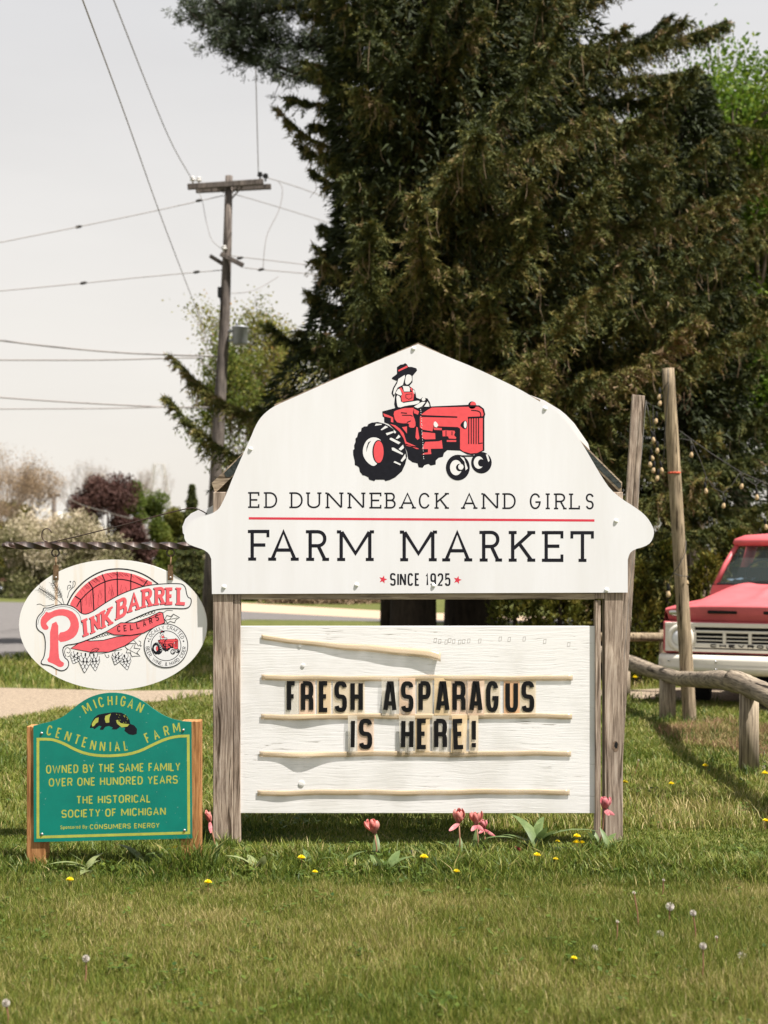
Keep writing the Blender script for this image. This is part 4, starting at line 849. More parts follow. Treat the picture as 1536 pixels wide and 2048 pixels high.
pr.line('OWNED BY THE SAME FAMILY', 210, 1296, 717, 695, 70, 10.6, YEL, T=Tm, track=.12, N=2.6)
pr.build('lettering', gp); pr = Print(GY)
pr.line('OVER ONE HUNDRED YEARS', 232, 1276, 822, 798, 68, 10.6, YEL, T=Tm, track=.12, N=2.6)
pr.build('lettering', gp); pr = Print(GY)
pr.line('THE HISTORICAL', 455, 1057, 963, 950, 66, 10.6, YEL, T=Tm, track=.12, N=2.6)
pr.build('lettering', gp); pr = Print(GY)
pr.line('SOCIETY OF MICHIGAN', 335, 1179, 1075, 1053, 66, 10.6, YEL, T=Tm, track=.12, N=2.6)
pr.build('lettering', gp); pr = Print(GY)
pr.line('Sponsored By:', 326, 550, 1166, 1160, 30, 4.6, YEL, T=Tm, track=.14)
pr.build('lettering', gp); pr = Print(GY)
pr.line('CONSUMERS ENERGY', 564, 1128, 1168, 1155, 42, 7.4, YEL, T=Tm, track=.12, N=2.4)
pr.build('lettering', gp)
pr = Print(GY)
wolv = [(565, 342), (580, 300), (600, 265), (630, 240), (690, 228), (760, 220), (820, 224), (860, 245), (886, 285), (892, 315), (922, 325), (946, 355), (943, 395), (915, 404), (880, 398), (845, 370), (850, 345), (812, 332), (800, 345), (780, 359), (740, 358), (752, 344), (720, 330), (690, 337), (672, 362), (645, 361), (650, 346), (660, 335), (640, 328), (612, 350), (600, 356), (590, 345), (570, 347)]
pr.poly(wolv, INK, 0, GT)
for q in ([(590, 296), (612, 268), (636, 262), (632, 300), (612, 312), (600, 330), (585, 336), (580, 318)], [(690, 250), (735, 231), (722, 268), (722, 303), (694, 306), (685, 275)], [(775, 285), (792, 282), (815, 309), (884, 317), (868, 336), (822, 342), (786, 314)]): pr.poly(q, YEL, 1, GT)
for k in range(40):
    x, y = rnd.uniform(775, 868), rnd.uniform(232, 305); pr.stroke([(x, y), (x + 6, y + 5)], 3.4 * g_, YEL if rnd.random() < .3 else INK, 2, GT)
pr.build('wolverine_emblem', gp)
for x, y in ((175, 390), (1320, 365), (178, 1205), (1330, 1175)):
    mb = MB(); q = P(*GT((x, y)), GY); mb.lathe([(.0065, -.001), (.006, .002), (.003, .004)], 12, Matrix.Translation(q) @ Matrix.Rotation(R(90), 4, 'X')); mb.build('screw', SCREW, gp, smooth=True)

# ------------------------------------------------------------------ fence, poles, string lights
pA, pB = G(1335, 1446), G(1498, 1548)
def log_post(px, base, top_z, r, lab):
    o = empty('fence_post', tuple(base), 0, lab, 'fence post', 'posts of the low log fence'); mb = MB()
    mb.tube([(base.x, base.y, gz(base.y) - .05), (base.x, base.y, top_z * .5), (base.x + .004, base.y, top_z)], [r * 1.03, r, r * .97], 20); p = mb.build('post_log', LOG, o, smooth=True)
    return o
fence = empty('log_fence', tuple(pB), 0, 'low round-log fence with grey rails running back from the right edge to the truck', 'fence')
def rail(pts, rad):
    mb = MB(); q = [Vector(p) for p in pts]; dense = []; rd = []
    for i in range(len(q) - 1):
        for k in range(6):
            t = k / 6; dense.append(q[i].lerp(q[i + 1], t)); rd.append(rad[i] + (rad[i + 1] - rad[i]) * t)
    dense.append(q[-1]); rd.append(rad[-1]); mb.tube(dense, rd, 20, wob=.045); return mb.build('rail', LOGX, fence, smooth=True)
zA = P(1335, 1351, pA.y); zB = P(1496, 1374, pB.y); pC = Vector((2.80, 16.6, gz(16.6))); zC = P(1246, 1322, 16.6)
def fp(base, ztop, r):
    mb = MB(); mb.tube([(base.x, base.y, base.z - .05), (base.x, base.y, (base.z + ztop) / 2), (base.x, base.y, ztop)], [r * 1.04, r, r * .98], 20); mb.build('fence_post', LOG, fence, smooth=True)
fp(pA, zA.z - .02, .078); fp(pB, zB.z - .02, .066); fp(Vector((zC.x, 16.6, gz(16.6))), zC.z, .085)
rail([zC + Vector((-.25, 1.2, .06)), zC + Vector((0, 0, .0)), zA + Vector((-.02, .3, .0))], [.10, .095, .068])
rail([zA + Vector((-.035, .55, .004)), zA + Vector((.0, -.6, .012)), zB + Vector((-.01, .7, -.005)), zB + Vector((.0, -.02, .0))], [.066, .07, .066, .066])
rail([zB + Vector((-.02, .32, .022)), zB + Vector((.0, -.3, .0)), zB + Vector((-.06, -1.2, -.02)), zB + Vector((-.12, -2.4, -.01))], [.074, .072, .07, .07])
fp(Vector((zB.x - .11, zB.y - 2.15, 0)), zB.z - .03, .07)
# far rail by the truck
far = empty('log_fence', (3.0, 17.6, gz(17.6)), 0, 'single far fence rail behind the sign post, ending at the pink truck', 'fence')
mb = MB(); mb.tube([P(1170, 1273, 17.6), P(1245, 1274, 17.6), P(1335, 1274, 17.6)], [.052, .055, .052], 14, wob=.02); mb.build('rail', POLEW, far, smooth=True)
for x in (1185, 1330):
    q = P(x, 1276, 17.6); mb = MB(); mb.tube([(q.x, 17.66, gz(17.6) - .05), (q.x, 17.66, q.z + .1)], .06, 12); mb.build('fence_post', POLEW, far, smooth=True)
# leaning round pole and its lights
bp_ = G(1380, 1448); ang = None
def on_pole(py, dx=0, dy=0): 
    t = (py - 737) / (1448 - 737); x = 1336 + (1380 - 1336) * t; q = P(x + dx, py, bp_.y); q.y += dy; return q
lp = empty('light_pole', tuple(bp_), 0, 'tan round pole leaning left with a red mark, in front of the truck', 'pole', 'poles carrying string lights')
mb = MB(); qs = [on_pole(y) for y in (737, 780, 900, 1050, 1200, 1330, 1448, 1466)]; mb.tube(qs, [.058, .059, .061, .063, .064, .065, .066, .066], 20, wob=.01); shaft = mb.build('shaft', POLEW, lp, smooth=True)
mb = MB(); q = on_pole(946); 
mb.tube([on_pole(946 + (.6 if i % 2 else -.6)) + Vector((.064 * math.cos(a), .064 * math.sin(a), 0)) for i, a in enumerate([R(v) for v in range(-165, -40, 12)])], .008, 6); PM = plain('red_marker', (.5, .07, .03), .6); mb.build('paint_mark', PM, shaft)
# pole outside the frame on the right whose shadow crosses the lawn
q = Vector((2.75, 8.0, 0)); o = empty('light_pole', tuple(q), 0, 'upright tan pole at the right end of the lawn, casting a long thin shadow', 'pole', 'poles carrying string lights')
mb = MB(); mb.tube([q + Vector((0, 0, -.05)), q + Vector((0, 0, 1.5)), q + Vector((.02, 0, 3.0))], [.065, .062, .058], 16, wob=.01); mb.build('shaft', POLEW, o, smooth=True)
# grey leaning plank post behind the sign
o = empty('plank_post', tuple(P(1232, 1535, 9.9)), 0, 'grey sawn plank post leaning behind the right end of the barn sign', 'post')
mb = MB(); a, b = P(1277.5, 789, 9.9), P(1231, 1545, 9.9)
hw = .043; mb.add([(a.x - hw, 9.9, a.z), (a.x + hw, 9.9, a.z - .008), (a.x + hw, 9.94, a.z - .008), (a.x - hw, 9.94, a.z), (b.x - hw, 9.9, b.z - .05), (b.x + hw, 9.9, b.z - .05), (b.x + hw, 9.94, b.z - .05), (b.x - hw, 9.94, b.z - .05)], [(0, 3, 2, 1), (4, 5, 6, 7), (0, 1, 5, 4), (1, 2, 6, 5), (2, 3, 7, 6), (3, 0, 4, 7)])
mb.build('plank', POSTW, o, bevel=.003)
mb = MB(); mb.tube([P(1292, 800, 9.88), P(1284, 900, 9.88), P(1271, 1050, 9.88), P(1254, 1250, 9.88), P(1248, 1320, 9.88)], .0022, 5); mb.build('guy_cord', WIREM, o)
def lights(name, lab, wires, bulbs, Y, par=None):
    o = empty(name, tuple(P(*bulbs[0][:2], Y)), 0, lab, 'string lights', 'string lights by the round pole')
    for w in wires:
        mb = MB(); mb.tube([P(x, y, Y + (d[0] if d else 0)) for x, y, *d in w], .0042, 5); mb.build('wire', WIRED, o, smooth=True)
    for b in bulbs:
        x, y = b[0], b[1]; s_ = b[2] if len(b) > 2 else .82
        q = P(x, y, Y); Mq = Matrix.Translation(q) @ Matrix.Rotation(rnd.uniform(-.2, .2), 4, 'Y')
        mb = MB(); mb.lathe([(.002, -.034 * s_), (.014 * s_, -.030 * s_), (.022 * s_, -.018 * s_), (.024 * s_, -.005 * s_), (.021 * s_, .010 * s_), (.014 * s_, .028 * s_), (.012 * s_, .036 * s_)], 14, Mq); bo = mb.build('bulb', BULB, o, smooth=True)
        mb = MB(); mb.lathe([(.013 * s_, .034 * s_), (.016 * s_, .038 * s_), (.016 * s_, .085 * s_), (.011 * s_, .098 * s_), (.005, .11 * s_)], 12, Mq); mb.build('socket', BLACKR, bo, smooth=True)
    return o
X = lambda cx: 1200 + cx / 4.095
Yc = lambda cy: 700 + cy / 4.096
cl = [(485, 385), (490, 437), (458, 582), (437, 737), (468, 825), (428, 885), (410, 937), (437, 985), (505, 985), (468, 1050)]
lights('string_lights', 'bunched strand of clear bulbs hanging between the plank and the round pole', [[(1292, 803), (1300, 840), (1304, 880), (1304, 915)], [(1292, 803), (1306, 812), (1306, 850), (1311, 880), (1316, 900), (1320, 925)], [(1336, 737, -.08), (1336, 765, -.09), (1327, 778), (1318, 790)], [(1336, 737, -.08), (1337, 780, -.09), (1331, 850, -.08), (1328, 905, -.02), (1326, 930)]], [(X(a), Yc(b)) for a, b in cl], bp_.y - .02)
rl = [(748, 858), (868, 1155), (1012, 1275), (1160, 1115), (1285, 1205), (1360, 1450)]
lights('string_lights', 'strand of bulbs sagging right from the round pole above the pink truck', [[(X(650), Yc(660)), (X(745), Yc(730)), (X(930), Yc(860)), (X(1150), Yc(1000)), (X(1400), Yc(1110)), (X(1700), Yc(1200))], [(X(640), Yc(725)), (X(745), Yc(740)), (X(820), Yc(900)), (X(870), Yc(1040)), (X(930), Yc(1130)), (X(1010), Yc(1170)), (X(1080), Yc(1110)), (X(1145), Yc(1005)), (X(1200), Yc(1060)), (X(1270), Yc(1105)), (X(1330), Yc(1070)), (X(1400), Yc(1200))],
       [(X(745), Yc(740)), (X(748), Yc(800))], [(X(868), Yc(1040)), (X(868), Yc(1100))], [(X(1010), Yc(1170)), (X(1012), Yc(1220))], [(X(1150), Yc(1005)), (X(1160), Yc(1060))], [(X(1275), Yc(1105)), (X(1285), Yc(1150))]], [(X(a), Yc(b)) for a, b in rl], bp_.y + .3)
lights('string_lights', 'lower end of a strand wound round the pole with two bulbs beside the hood', [[(X(705), Yc(1560), -.0), (X(700), Yc(1660), -.07), (X(650), Yc(1760), -.09), (X(600), Yc(1830), -.08), (X(575), Yc(1880), 0), (X(560), Yc(1930), 0)], [(X(600), Yc(1830), -.08), (X(660), Yc(1850), -.09), (X(720), Yc(1855), -.05), (X(712), Yc(1880), -.05)]], [(X(560), Yc(2000), .95), (X(712), Yc(1905), .7)], bp_.y - .03)

# ------------------------------------------------------------------ pickup truck
TO = Vector(((1500 - CX) * 15.0 / F, 15.0, gz(16.2)))
trk = empty('pickup_truck', tuple(TO), R(-30), 'old faded red pickup truck with a white grille and bumper parked on the gravel', 'pickup truck')
def tb(mb, name, m, parent=trk, **k): return mb.build(name, m, parent, local=(parent is trk), **k)
def sub(mb, name, m, parent, **k):
    o = mb.build(name, m, parent, local=True, **k); return o
def smst(a, b, x):
    t = min(1, max(0, (x - a) / (b - a))); return t * t * (3 - 2 * t)
def top_z(x, t):                                   # bonnet surface: low fenders, raised centre with a soft crease either side
    rise = .19 * (1 - (1 - t) ** 1.5); ax = abs(x)
    return 1.105 + .045 * (1 - (ax / .95) ** 4) + rise * (.35 + .72 * (1 - smst(.5, .84, ax))) - .014 * math.exp(-((ax - .70) / .022) ** 2) * smst(.03, .15, t) + .03 * math.exp(-(ax / .07) ** 2) * smst(0, .5, t) + .02 * math.exp(-((ax - .42) / .10) ** 2) * smst(.2, .9, t)
xs = [-.95 + 1.9 * i / 60 for i in range(61)]; rows = []
for i in range(25):
    t = i / 24; y = .02 + 1.42 * t; nose = (.09 * (1 - t / .4)) if t < .4 else 0
    side = [(.955, .60), (.972, .78), (.978, .95), (.972, 1.05), (.965, 1.085)]
    r_ = [(-x, y + nose * x * x, z) for x, z in side] + [(x, y + nose * x * x, top_z(x, t)) for x in xs] + [(x, y + nose * x * x, z) for x, z in reversed(side)]
    rows.append(r_)
mb = MB(); mb.grid(rows)
lip = rows[0][5:-5]
f1 = [(x * .998, y - .035, z - .012) for x, y, z in lip]; f2 = [(x * .997, y - .042, z - .03) for x, y, z in lip]; f3 = [(x * .985, y + .0, 1.035) for x, y, z in lip]; f4 = [(x * .98, y + .012, .985) for x, y, z in lip]
mb.grid([lip, f1, f2, f3, f4, [(x * .98, y + .05, .958) for x, y, z in lip]])
body = tb(mb, 'hood', TRUCKR, smooth=True)
mb = MB()
for s_ in (-1, 1): mb.tube([(s_ * .70, .02 + 1.42 * t + (.09 * (1 - t / .4) * .49 if t < .4 else 0), top_z(.70, t) + .001) for t in [i / 14 for i in range(15)]], .005, 5)
sub(mb, 'bonnet_seam', DARKI, body)
mb = MB()
for s_ in (-1, 1): mb.box((s_ * .30 - .16, -.012 + .006, 1.052), (s_ * .30 + .16, .03, 1.086))
sub(mb, 'air_slot', DARKI, body, bevel=.01)
for s_ in (-1, 1):
    mb = MB(); mb.lathe([(.062, 0), (.064, .02), (.05, .03), (.035, .034)], 16, Matrix.Translation((s_ * .835, .085, 1.06)) @ Matrix.Rotation(R(90), 4, 'X') @ Matrix.Scale(1.25, 4, (1, 0, 0)) @ Matrix.Scale(.7, 4, (0, 1, 0))); q = sub(mb, 'turn_signal', CHROME, body, smooth=True)
# grille panel
mb = MB()
mb.box((-.965, .03, .62), (.965, .12, .965)); gr = tb(mb, 'grille_surround', TRUCKR, bevel=.02)
mb = MB(); mb.box((-.93, .0, .905), (.93, .03, .952)); mb.box((-.93, -.004, .64), (.93, .028, .672)); mb.box((-.93, .002, .67), (-.60, .03, .905)); mb.box((.60, .002, .67), (.93, .03, .905))
mb.box((-.60, -.006, .685), (.60, .02, .735)); mb.box((-.60, -.006, .845), (.60, .02, .872))
for z in (.765, .805): mb.box((-.60, -.002, z - .006), (.60, .018, z + .006))
for x in (-.60, -.275, 0.0, .275, .60): mb.box((x - .017, -.009, .733), (x + .017, .02, .846))
gl_ = tb(mb, 'grille', TRUCKW, bevel=.006)
mb = MB(); mb.box((-.60, .0285, .665), (.60, .034, .905)); sub(mb, 'grille_opening', DARKI, gl_)
for s_ in (-1, 1):
    Mh = Matrix.Translation((s_ * .755, .002, .785)) @ Matrix.Rotation(R(90), 4, 'X')
    mb = MB(); mb.lathe([(.155, -.01), (.15, .012), (.125, .024), (.095, .02), (.092, .006)], 26, Mh); hd = sub(mb, 'headlight', TRUCKW, gl_, smooth=True)
    mb = MB(); mb.lathe([(.092, .004), (.09, .016), (.07, .028), (.035, .036), (.002, .038)], 24, Mh)
    o = mb.build('lens', LENS, hd, local=True, smooth=True)
mb = MB()                                          # raised maker's letters
for i, c in enumerate('CHEVROLET'):
    x0 = -.44 + i * .1 + .02
    for st in glyph(c, 3, False):
        for a, b in zip(st, st[1:]):
            A, Bq = Vector((x0 + a[0] * .06, -.010, .696 + a[1] * .026)), Vector((x0 + b[0] * .06, -.010, .696 + b[1] * .026))
            if (A - Bq).length > 1e-5: mb.tube([A, Bq], .005, 4)
sub(mb, 'badge_letters', INK, gl_)
# bumper
mb = MB(); rows = []
for x in [v / 10 * 1.0 for v in range(-10, 11)]:
    b = .14 * (abs(x)) ** 3; rows.append([(x, -.02 + b, .61), (x, -.10 + b, .60), (x, -.125 + b, .555), (x, -.112 + b, .515), (x, -.125 + b, .49), (x, -.12 + b, .435), (x, -.07 + b, .405), (x, -.0 + b, .41)])
mb.grid(rows); mb.grid([rows[0][:4], rows[0][7:3:-1]]); bm = tb(mb, 'bumper', TRUCKW, smooth=True)
sf = bm.modifiers.new('thick', 'SOLIDIFY'); sf.thickness = .008
mb = MB()
for x, z in ((-.33, .545), (-.33, .462), (.33, .545), (.33, .462), (-.88, .54), (.88, .54)): mb.lathe([(.014, -.03), (.012, .006), (.004, .01)], 10, Matrix.Translation((x, -.122 + .14 * abs(x) ** 3, z)) @ Matrix.Rotation(R(90), 4, 'X'))
sub(mb, 'bolt', CHROME, bm, smooth=True)
# cab
def cab_ring(z, w, yf, yb): return [(-w, yf + .10, z), (-w * .8, yf + .03, z), (0, yf, z), (w * .8, yf + .03, z), (w, yf + .10, z), (w, yb, z), (0, yb + .02, z), (-w, yb, z), (-w, yf + .10, z)]
mb = MB(); mb.grid([cab_ring(.45, .95, 1.42, 2.55), cab_ring(1.0, .97, 1.42, 2.58), cab_ring(1.345, .86, 1.40, 2.56)]); cab = tb(mb, 'cab', TRUCKR, smooth=True)
mb = MB(); ro = [cab_ring(1.80, .655, 1.66, 2.42), cab_ring(1.835, .68, 1.60, 2.45), cab_ring(1.885, .66, 1.62, 2.44), cab_ring(1.93, .56, 1.70, 2.36), cab_ring(1.95, .3, 1.85, 2.2)]
mb.grid(ro); mb.add(ro[-1][:8], [tuple(range(8))]); rf = sub(mb, 'roof', TRUCKR, cab, smooth=True)
mb = MB()
for s_ in (-1, 1):
    mb.tube([(s_ * .82, 1.50, 1.34), (s_ * .745, 1.62, 1.58), (s_ * .64, 1.75, 1.81)], [.035, .03, .032], 8); mb.tube([(s_ * .82, 2.5, 1.34), (s_ * .64, 2.4, 1.81)], [.06, .07], 8)
sub(mb, 'pillar', TRUCKR, cab, smooth=True)
mb = MB(); mb.grid([[(-.81, 1.52, 1.35), (-.66, 1.455, 1.35), (0, 1.42, 1.355), (.66, 1.455, 1.35), (.81, 1.52, 1.35)], [(-.635, 1.76, 1.80), (-.56, 1.70, 1.80), (0, 1.675, 1.80), (.56, 1.70, 1.80), (.635, 1.76, 1.80)]]); sub(mb, 'windshield', GLASS, cab, smooth=True)
mb = MB(); mb.tube([(-.86, 1.51, 1.352), (-.7, 1.445, 1.352), (0, 1.41, 1.357), (.7, 1.445, 1.352), (.86, 1.51, 1.352)], .014, 6); mb.tube([(-.60, 1.40, 1.345), (-.42, 1.42, 1.375), (-.1, 1.415, 1.39)], .007, 5); sub(mb, 'wiper', BLACKR, cab)
mb = MB(); mb.box((-.84, 1.55, 1.28), (.84, 1.75, 1.37)); mb.box((-.8, 2.1, .8), (.8, 2.3, 1.55)); sub(mb, 'dashboard', DARKI, cab)
mb = MB(); mb.tube([(-.36 + .19 * math.cos(a), 1.80 + .07 * math.sin(a), 1.47 + .17 * math.sin(a)) for a in [i / 20 * 2 * math.pi for i in range(20)]], .012, 6, closed=True); mb.tube([(-.36, 1.80, 1.47), (-.36, 1.66, 1.30)], .02, 6); sub(mb, 'steering_wheel', BLACKR, cab, smooth=True)
mb = MB(); mb.grid([[(-.72 + i * .06 + rnd.uniform(-.02, .02), 1.56 + j * .05, 1.385 + rnd.uniform(0, .045)) for i in range(6)] for j in range(4)]); sub(mb, 'blue_cloth', plain('blue_cloth', (.25, .36, .48), .9, .1), cab, smooth=True)
# bed and rear
mb = MB(); mb.box((-.93, 2.66, .6), (-.86, 4.7, 1.2)); mb.box((.86, 2.66, .6), (.93, 4.7, 1.2)); mb.box((-.86, 2.66, .6), (.86, 2.72, 1.2)); mb.box((-.86, 4.64, .6), (.86, 4.7, 1.2)); mb.box((-.86, 2.72, .6), (.86, 4.64, .66)); tb(mb, 'truck_bed', TRUCKR, bevel=.02)
mb = MB(); mb.box((-.75, .2, .38), (.75, 4.6, .58)); tb(mb, 'chassis', DARKI)
for x, y, st in ((-.79, .85, .25), (.79, .85, .25), (-.8, 3.75, 0), (.8, 3.75, 0)):
    Mw = Matrix.Translation((x, y, .365)) @ Matrix.Rotation(st, 4, 'Z') @ Matrix.Rotation(R(90), 4, 'Y')
    mb = MB(); mb.lathe([(.20, -.1), (.33, -.105), (.362, -.085), (.368, 0), (.362, .085), (.33, .105), (.20, .1)], 30, Mw); wh = tb(mb, 'wheel', BLACKR, smooth=True)
    mb = MB(); s_ = 1 if x > 0 else -1; mb.lathe([(.205, .06 * s_), (.2, .095 * s_), (.12, .085 * s_), (.08, .11 * s_), (.01, .115 * s_)], 24, Mw); sub(mb, 'rim', TRUCKW, wh, smooth=True)

# ------------------------------------------------------------------ flowers
def leafstrip(mb, base, h, w, az, bend, fold=.25):
    rows = []
    for i in range(9):
        t = i / 8; r = bend * t * t * h; z = h * (t - .35 * bend * t ** 3); ww = w * math.sin(math.pi * min(1, .12 + .88 * t)) ** .8 if t < 1 else .0005
        cx, cy = base[0] + math.cos(az) * r, base[1] + math.sin(az) * r; px, py = -math.sin(az) * ww / 2, math.cos(az) * ww / 2
        rows.append([(cx - px, cy - py, base[2] + z), (cx - math.cos(az) * ww * fold, cy - math.sin(az) * ww * fold, base[2] + z - ww * .1), (cx + px, cy + py, base[2] + z)])
    mb.grid(rows)
def petal(mb, o, d, up, L, w, curl):
    d = d.normalized(); sd = up.cross(d).normalized(); rows = []
    for i in range(7):
        t = i / 6; ww = w * math.sin(math.pi * (.14 + .80 * t)) ** .7; rr_ = L * (curl[0] * math.sin(math.pi * t * .75) + curl[1] * t * t)
        c_ = o + up * (L * t * (1 - .12 * abs(curl[1]))) + d * rr_
        rows.append([c_ - sd * ww / 2 + -d * ww * .18, c_ + d * ww * .06, c_ + sd * ww / 2 - d * ww * .18])
    mb.grid(rows)
def tulip(head, base, lab, m=TULIPM, droop=(), size=1.0, nleaf=2, openness=.28):
    g = G(base[0], base[1]); o = empty('tulip', tuple(g), 0, lab, 'tulip', 'tulips in front of the farm market sign'); size *= .88; openness += .10; hd = P(head[0], head[1] + 13 * size, g.y)
    mb = MB(); mid = g.lerp(hd, .5) + Vector((.008, 0, 0)); mb.tube([g - Vector((0, 0, .02)), mid, hd], [.0042, .0036, .0032], 7); mb.build('stem', STEMM, o, smooth=True)
    mb = MB(); up = (hd - mid).normalized(); L = .075 * size
    for k in range(6):
        a = k * math.pi / 3 + .4; d = Vector((math.cos(a), math.sin(a), 0)); petal(mb, hd, (d + Vector((rnd.uniform(-.2, .2), rnd.uniform(-.2, .2), rnd.uniform(-.1, .15)))), up, L * rnd.uniform(.82, 1.05), .040 * size * rnd.uniform(.85, 1.1), (openness * rnd.uniform(.75, 1.35), rnd.uniform(.0, .26)))
    b = mb.build('bloom', m, o, smooth=True); sf = b.modifiers.new('thick', 'SOLIDIFY'); sf.thickness = .0012
    for az, ln in droop:
        mb = MB(); d = Vector((math.cos(az), math.sin(az) * .6, -.7)).normalized(); petal(mb, hd + Vector((0, -.008, 0)), Vector((0, -1, .3)), d, ln * .9, .024 * size, (.2, .45)); mb.build('fallen_petal', TULIPP, o, smooth=True)
    for k in range(nleaf):
        mb = MB(); leafstrip(mb, tuple(g + Vector((rnd.uniform(-.01, .01), rnd.uniform(-.02, .01), -.01))), rnd.uniform(.12, .17), rnd.uniform(.028, .04), rnd.uniform(0, 6.28), rnd.uniform(.3, .8)); mb.build('leaf', LEAFM, o, smooth=True)
tulip((749, 1655), (751, 1725), 'open red and pale tulip standing alone below the middle of the letter board', openness=.42)
tulip((918, 1634), (915, 1722), 'pink tulip with one drooping petal, leftmost of the three close together', droop=((3.6, .075),))
tulip((953, 1638), (953, 1712), 'red tulip with two hanging petals, in the middle of the three close together', droop=((3.9, .05), (-.7, .05)))
tulip((968, 1650), (966, 1708), 'small pink spent tulip with spread petals, rightmost of the three close together', m=TULIPP, droop=((-.25, .075), (3.4, .04)), size=.72)
tulip((1209, 1607), (1194, 1704), 'pink tulip with a falling petal in front of the right sign post', m=TULIPP, droop=((-.3, .06), (-1.2, .045)))
tulip((420, 1634), (432, 1728), 'half fallen pink tulip in front of the left sign post', droop=((-1.35, .075),), size=.85, nleaf=3, openness=.1)
tulip((1040, 1701), (1038, 1724), 'withered dark red tulip low in the grass right of the three pink tulips', m=TULIPD, size=.55, nleaf=1)
def clump(px, py, n_, h, w, lab, m=LEAFM, spread=.9):
    g = G(px, py); o = empty('tulip_leaves', tuple(g), 0, lab, 'leaves', 'tulip leaf clumps without flowers')
    for k in range(n_):
        mb = MB(); leafstrip(mb, tuple(g + Vector((rnd.uniform(-.03, .03), rnd.uniform(-.03, .03), -.01))), h * 1.2 * rnd.uniform(.6, 1.2), w * 1.15 * rnd.uniform(.7, 1.2), k * 6.28 / n_ + rnd.uniform(-.5, .5), spread * rnd.uniform(.4, 1.3)); mb.build('leaf', m, o, smooth=True)
clump(178, 1752, 5, .13, .045, 'pale broad tulip leaves splayed below the green sign', LEAFY, 1.3)
clump(290, 1742, 4, .13, .04, 'broad upright leaves in the grass below the right half of the green sign')
clump(515, 1748, 4, .11, .04, 'small pale leaf clump in the grass just right of the left sign post', LEAFY)
clump(770, 1752, 6, .11, .042, 'leaf clump in the grass at the foot of the lone tulip')
clump(690, 1738, 3, .09, .035, 'short leaf clump left of the lone tulip')
clump(1070, 1712, 8, .19, .05, 'tall fleshy leaf clump in the grass under the right part of the letter board', LEAFM, 1.0)
clump(925, 1735, 4, .08, .04, 'dry pale leaves lying at the foot of the three tulips', LEAFY, 1.6)
clump(1205, 1712, 5, .12, .035, 'green leaves at the foot of the right sign post')
clump(405, 1745, 4, .13, .035, 'pointed leaves in the grass between the green sign and the left sign post')
clump(620, 1740, 3, .10, .03, 'two or three narrow leaves under the left part of the letter board')
DG, SG = 'yellow dandelions in the grass', 'dandelion seed heads on bare stems'
def dandelion(px, py, hgt, lab, s_=1.0):
    hgt += 14; g = G(px, py + hgt); o = empty('dandelion', tuple(g), 0, lab, 'dandelion', DG); hd = P(px, py, g.y)
    mb = MB(); mb.tube([g - Vector((0, 0, .01)), hd], .002, 5); mb.build('stem', STEMM, o)
    mb = MB(); r_ = .017 * s_ * (1 if g.y < 9 else 1.2); vs = []; 
    for k in range(60):
        a = k * 2.4; t = (k / 60) ** .5; p0 = hd + Vector((0, 0, .003)); d = Vector((math.cos(a) * t, math.sin(a) * t, .55 - .35 * t)).normalized(); sd = Vector((-math.sin(a), math.cos(a), 0)) * .0022 * s_
        e = p0 + d * r_; mb.add([p0 - sd * .5, p0 + sd * .5, e + sd, e - sd], [(0, 1, 2, 3)])
    mb.build('flower_head', DANDY, o)
for a in [(140, 1763, 12, 'yellow dandelion in the grass just right of the green sign left post'), (350, 1699, 30, 'yellow dandelion near the green sign lower right corner'), (416, 1768, 10, 'yellow dandelion in front of the left sign post, low in the mown edge'), (603, 1719, 18, 'yellow dandelion below the left half of the letter board', 1.1), (630, 1747, 8, 'small yellow dandelion nearest the camera under the left half of the board', .8),
          (848, 1718, 14, 'bright yellow dandelion between the lone tulip and the three tulips', 1.2), (913, 1746, 8, 'small yellow dandelion in the grass below the three tulips', .9), (1074, 1714, 14, 'flat yellow dandelion right of the withered dark tulip', 1.1), (1111, 1721, 10, 'yellow dandelion in the grass below the trio of dandelions', .8), (1115, 1686, 14, 'yellow dandelion left of the trio by the right sign post', .8),
          (1154, 1676, 26, 'yellow dandelion, topmost of the trio left of the right sign post', 1.1), (1153, 1688, 18, 'yellow dandelion, lower left of the trio left of the right sign post', 1.1), (1164, 1688, 18, 'yellow dandelion, lower right of the trio left of the right sign post', .9), (1250, 1567, 6, 'yellow dandelion peeking out right of the knotted sign post', 1.2), (1343, 1570, 4, 'yellow dandelion on the lawn inside the fence shadow curve', 1.1),
          (1411, 1534, 4, 'yellow dandelion beside the long shadow of the fence rail', 1.1), (1530, 1549, 5, 'yellow dandelion at the right edge beyond the fence post', 1.1), (1148, 1920, 6, 'lone yellow dandelion low in the mown foreground lawn', .7), (1531, 1644, 5, 'yellow dandelion at the right edge on the shaded lawn', 1.0), (1255, 1352, 8, 'yellow dandelion left of a pair beside the fence rail start', 1.6), (1270, 1356, 8, 'yellow dandelion right of a pair beside the fence rail start', 1.6)]: dandelion(*a)
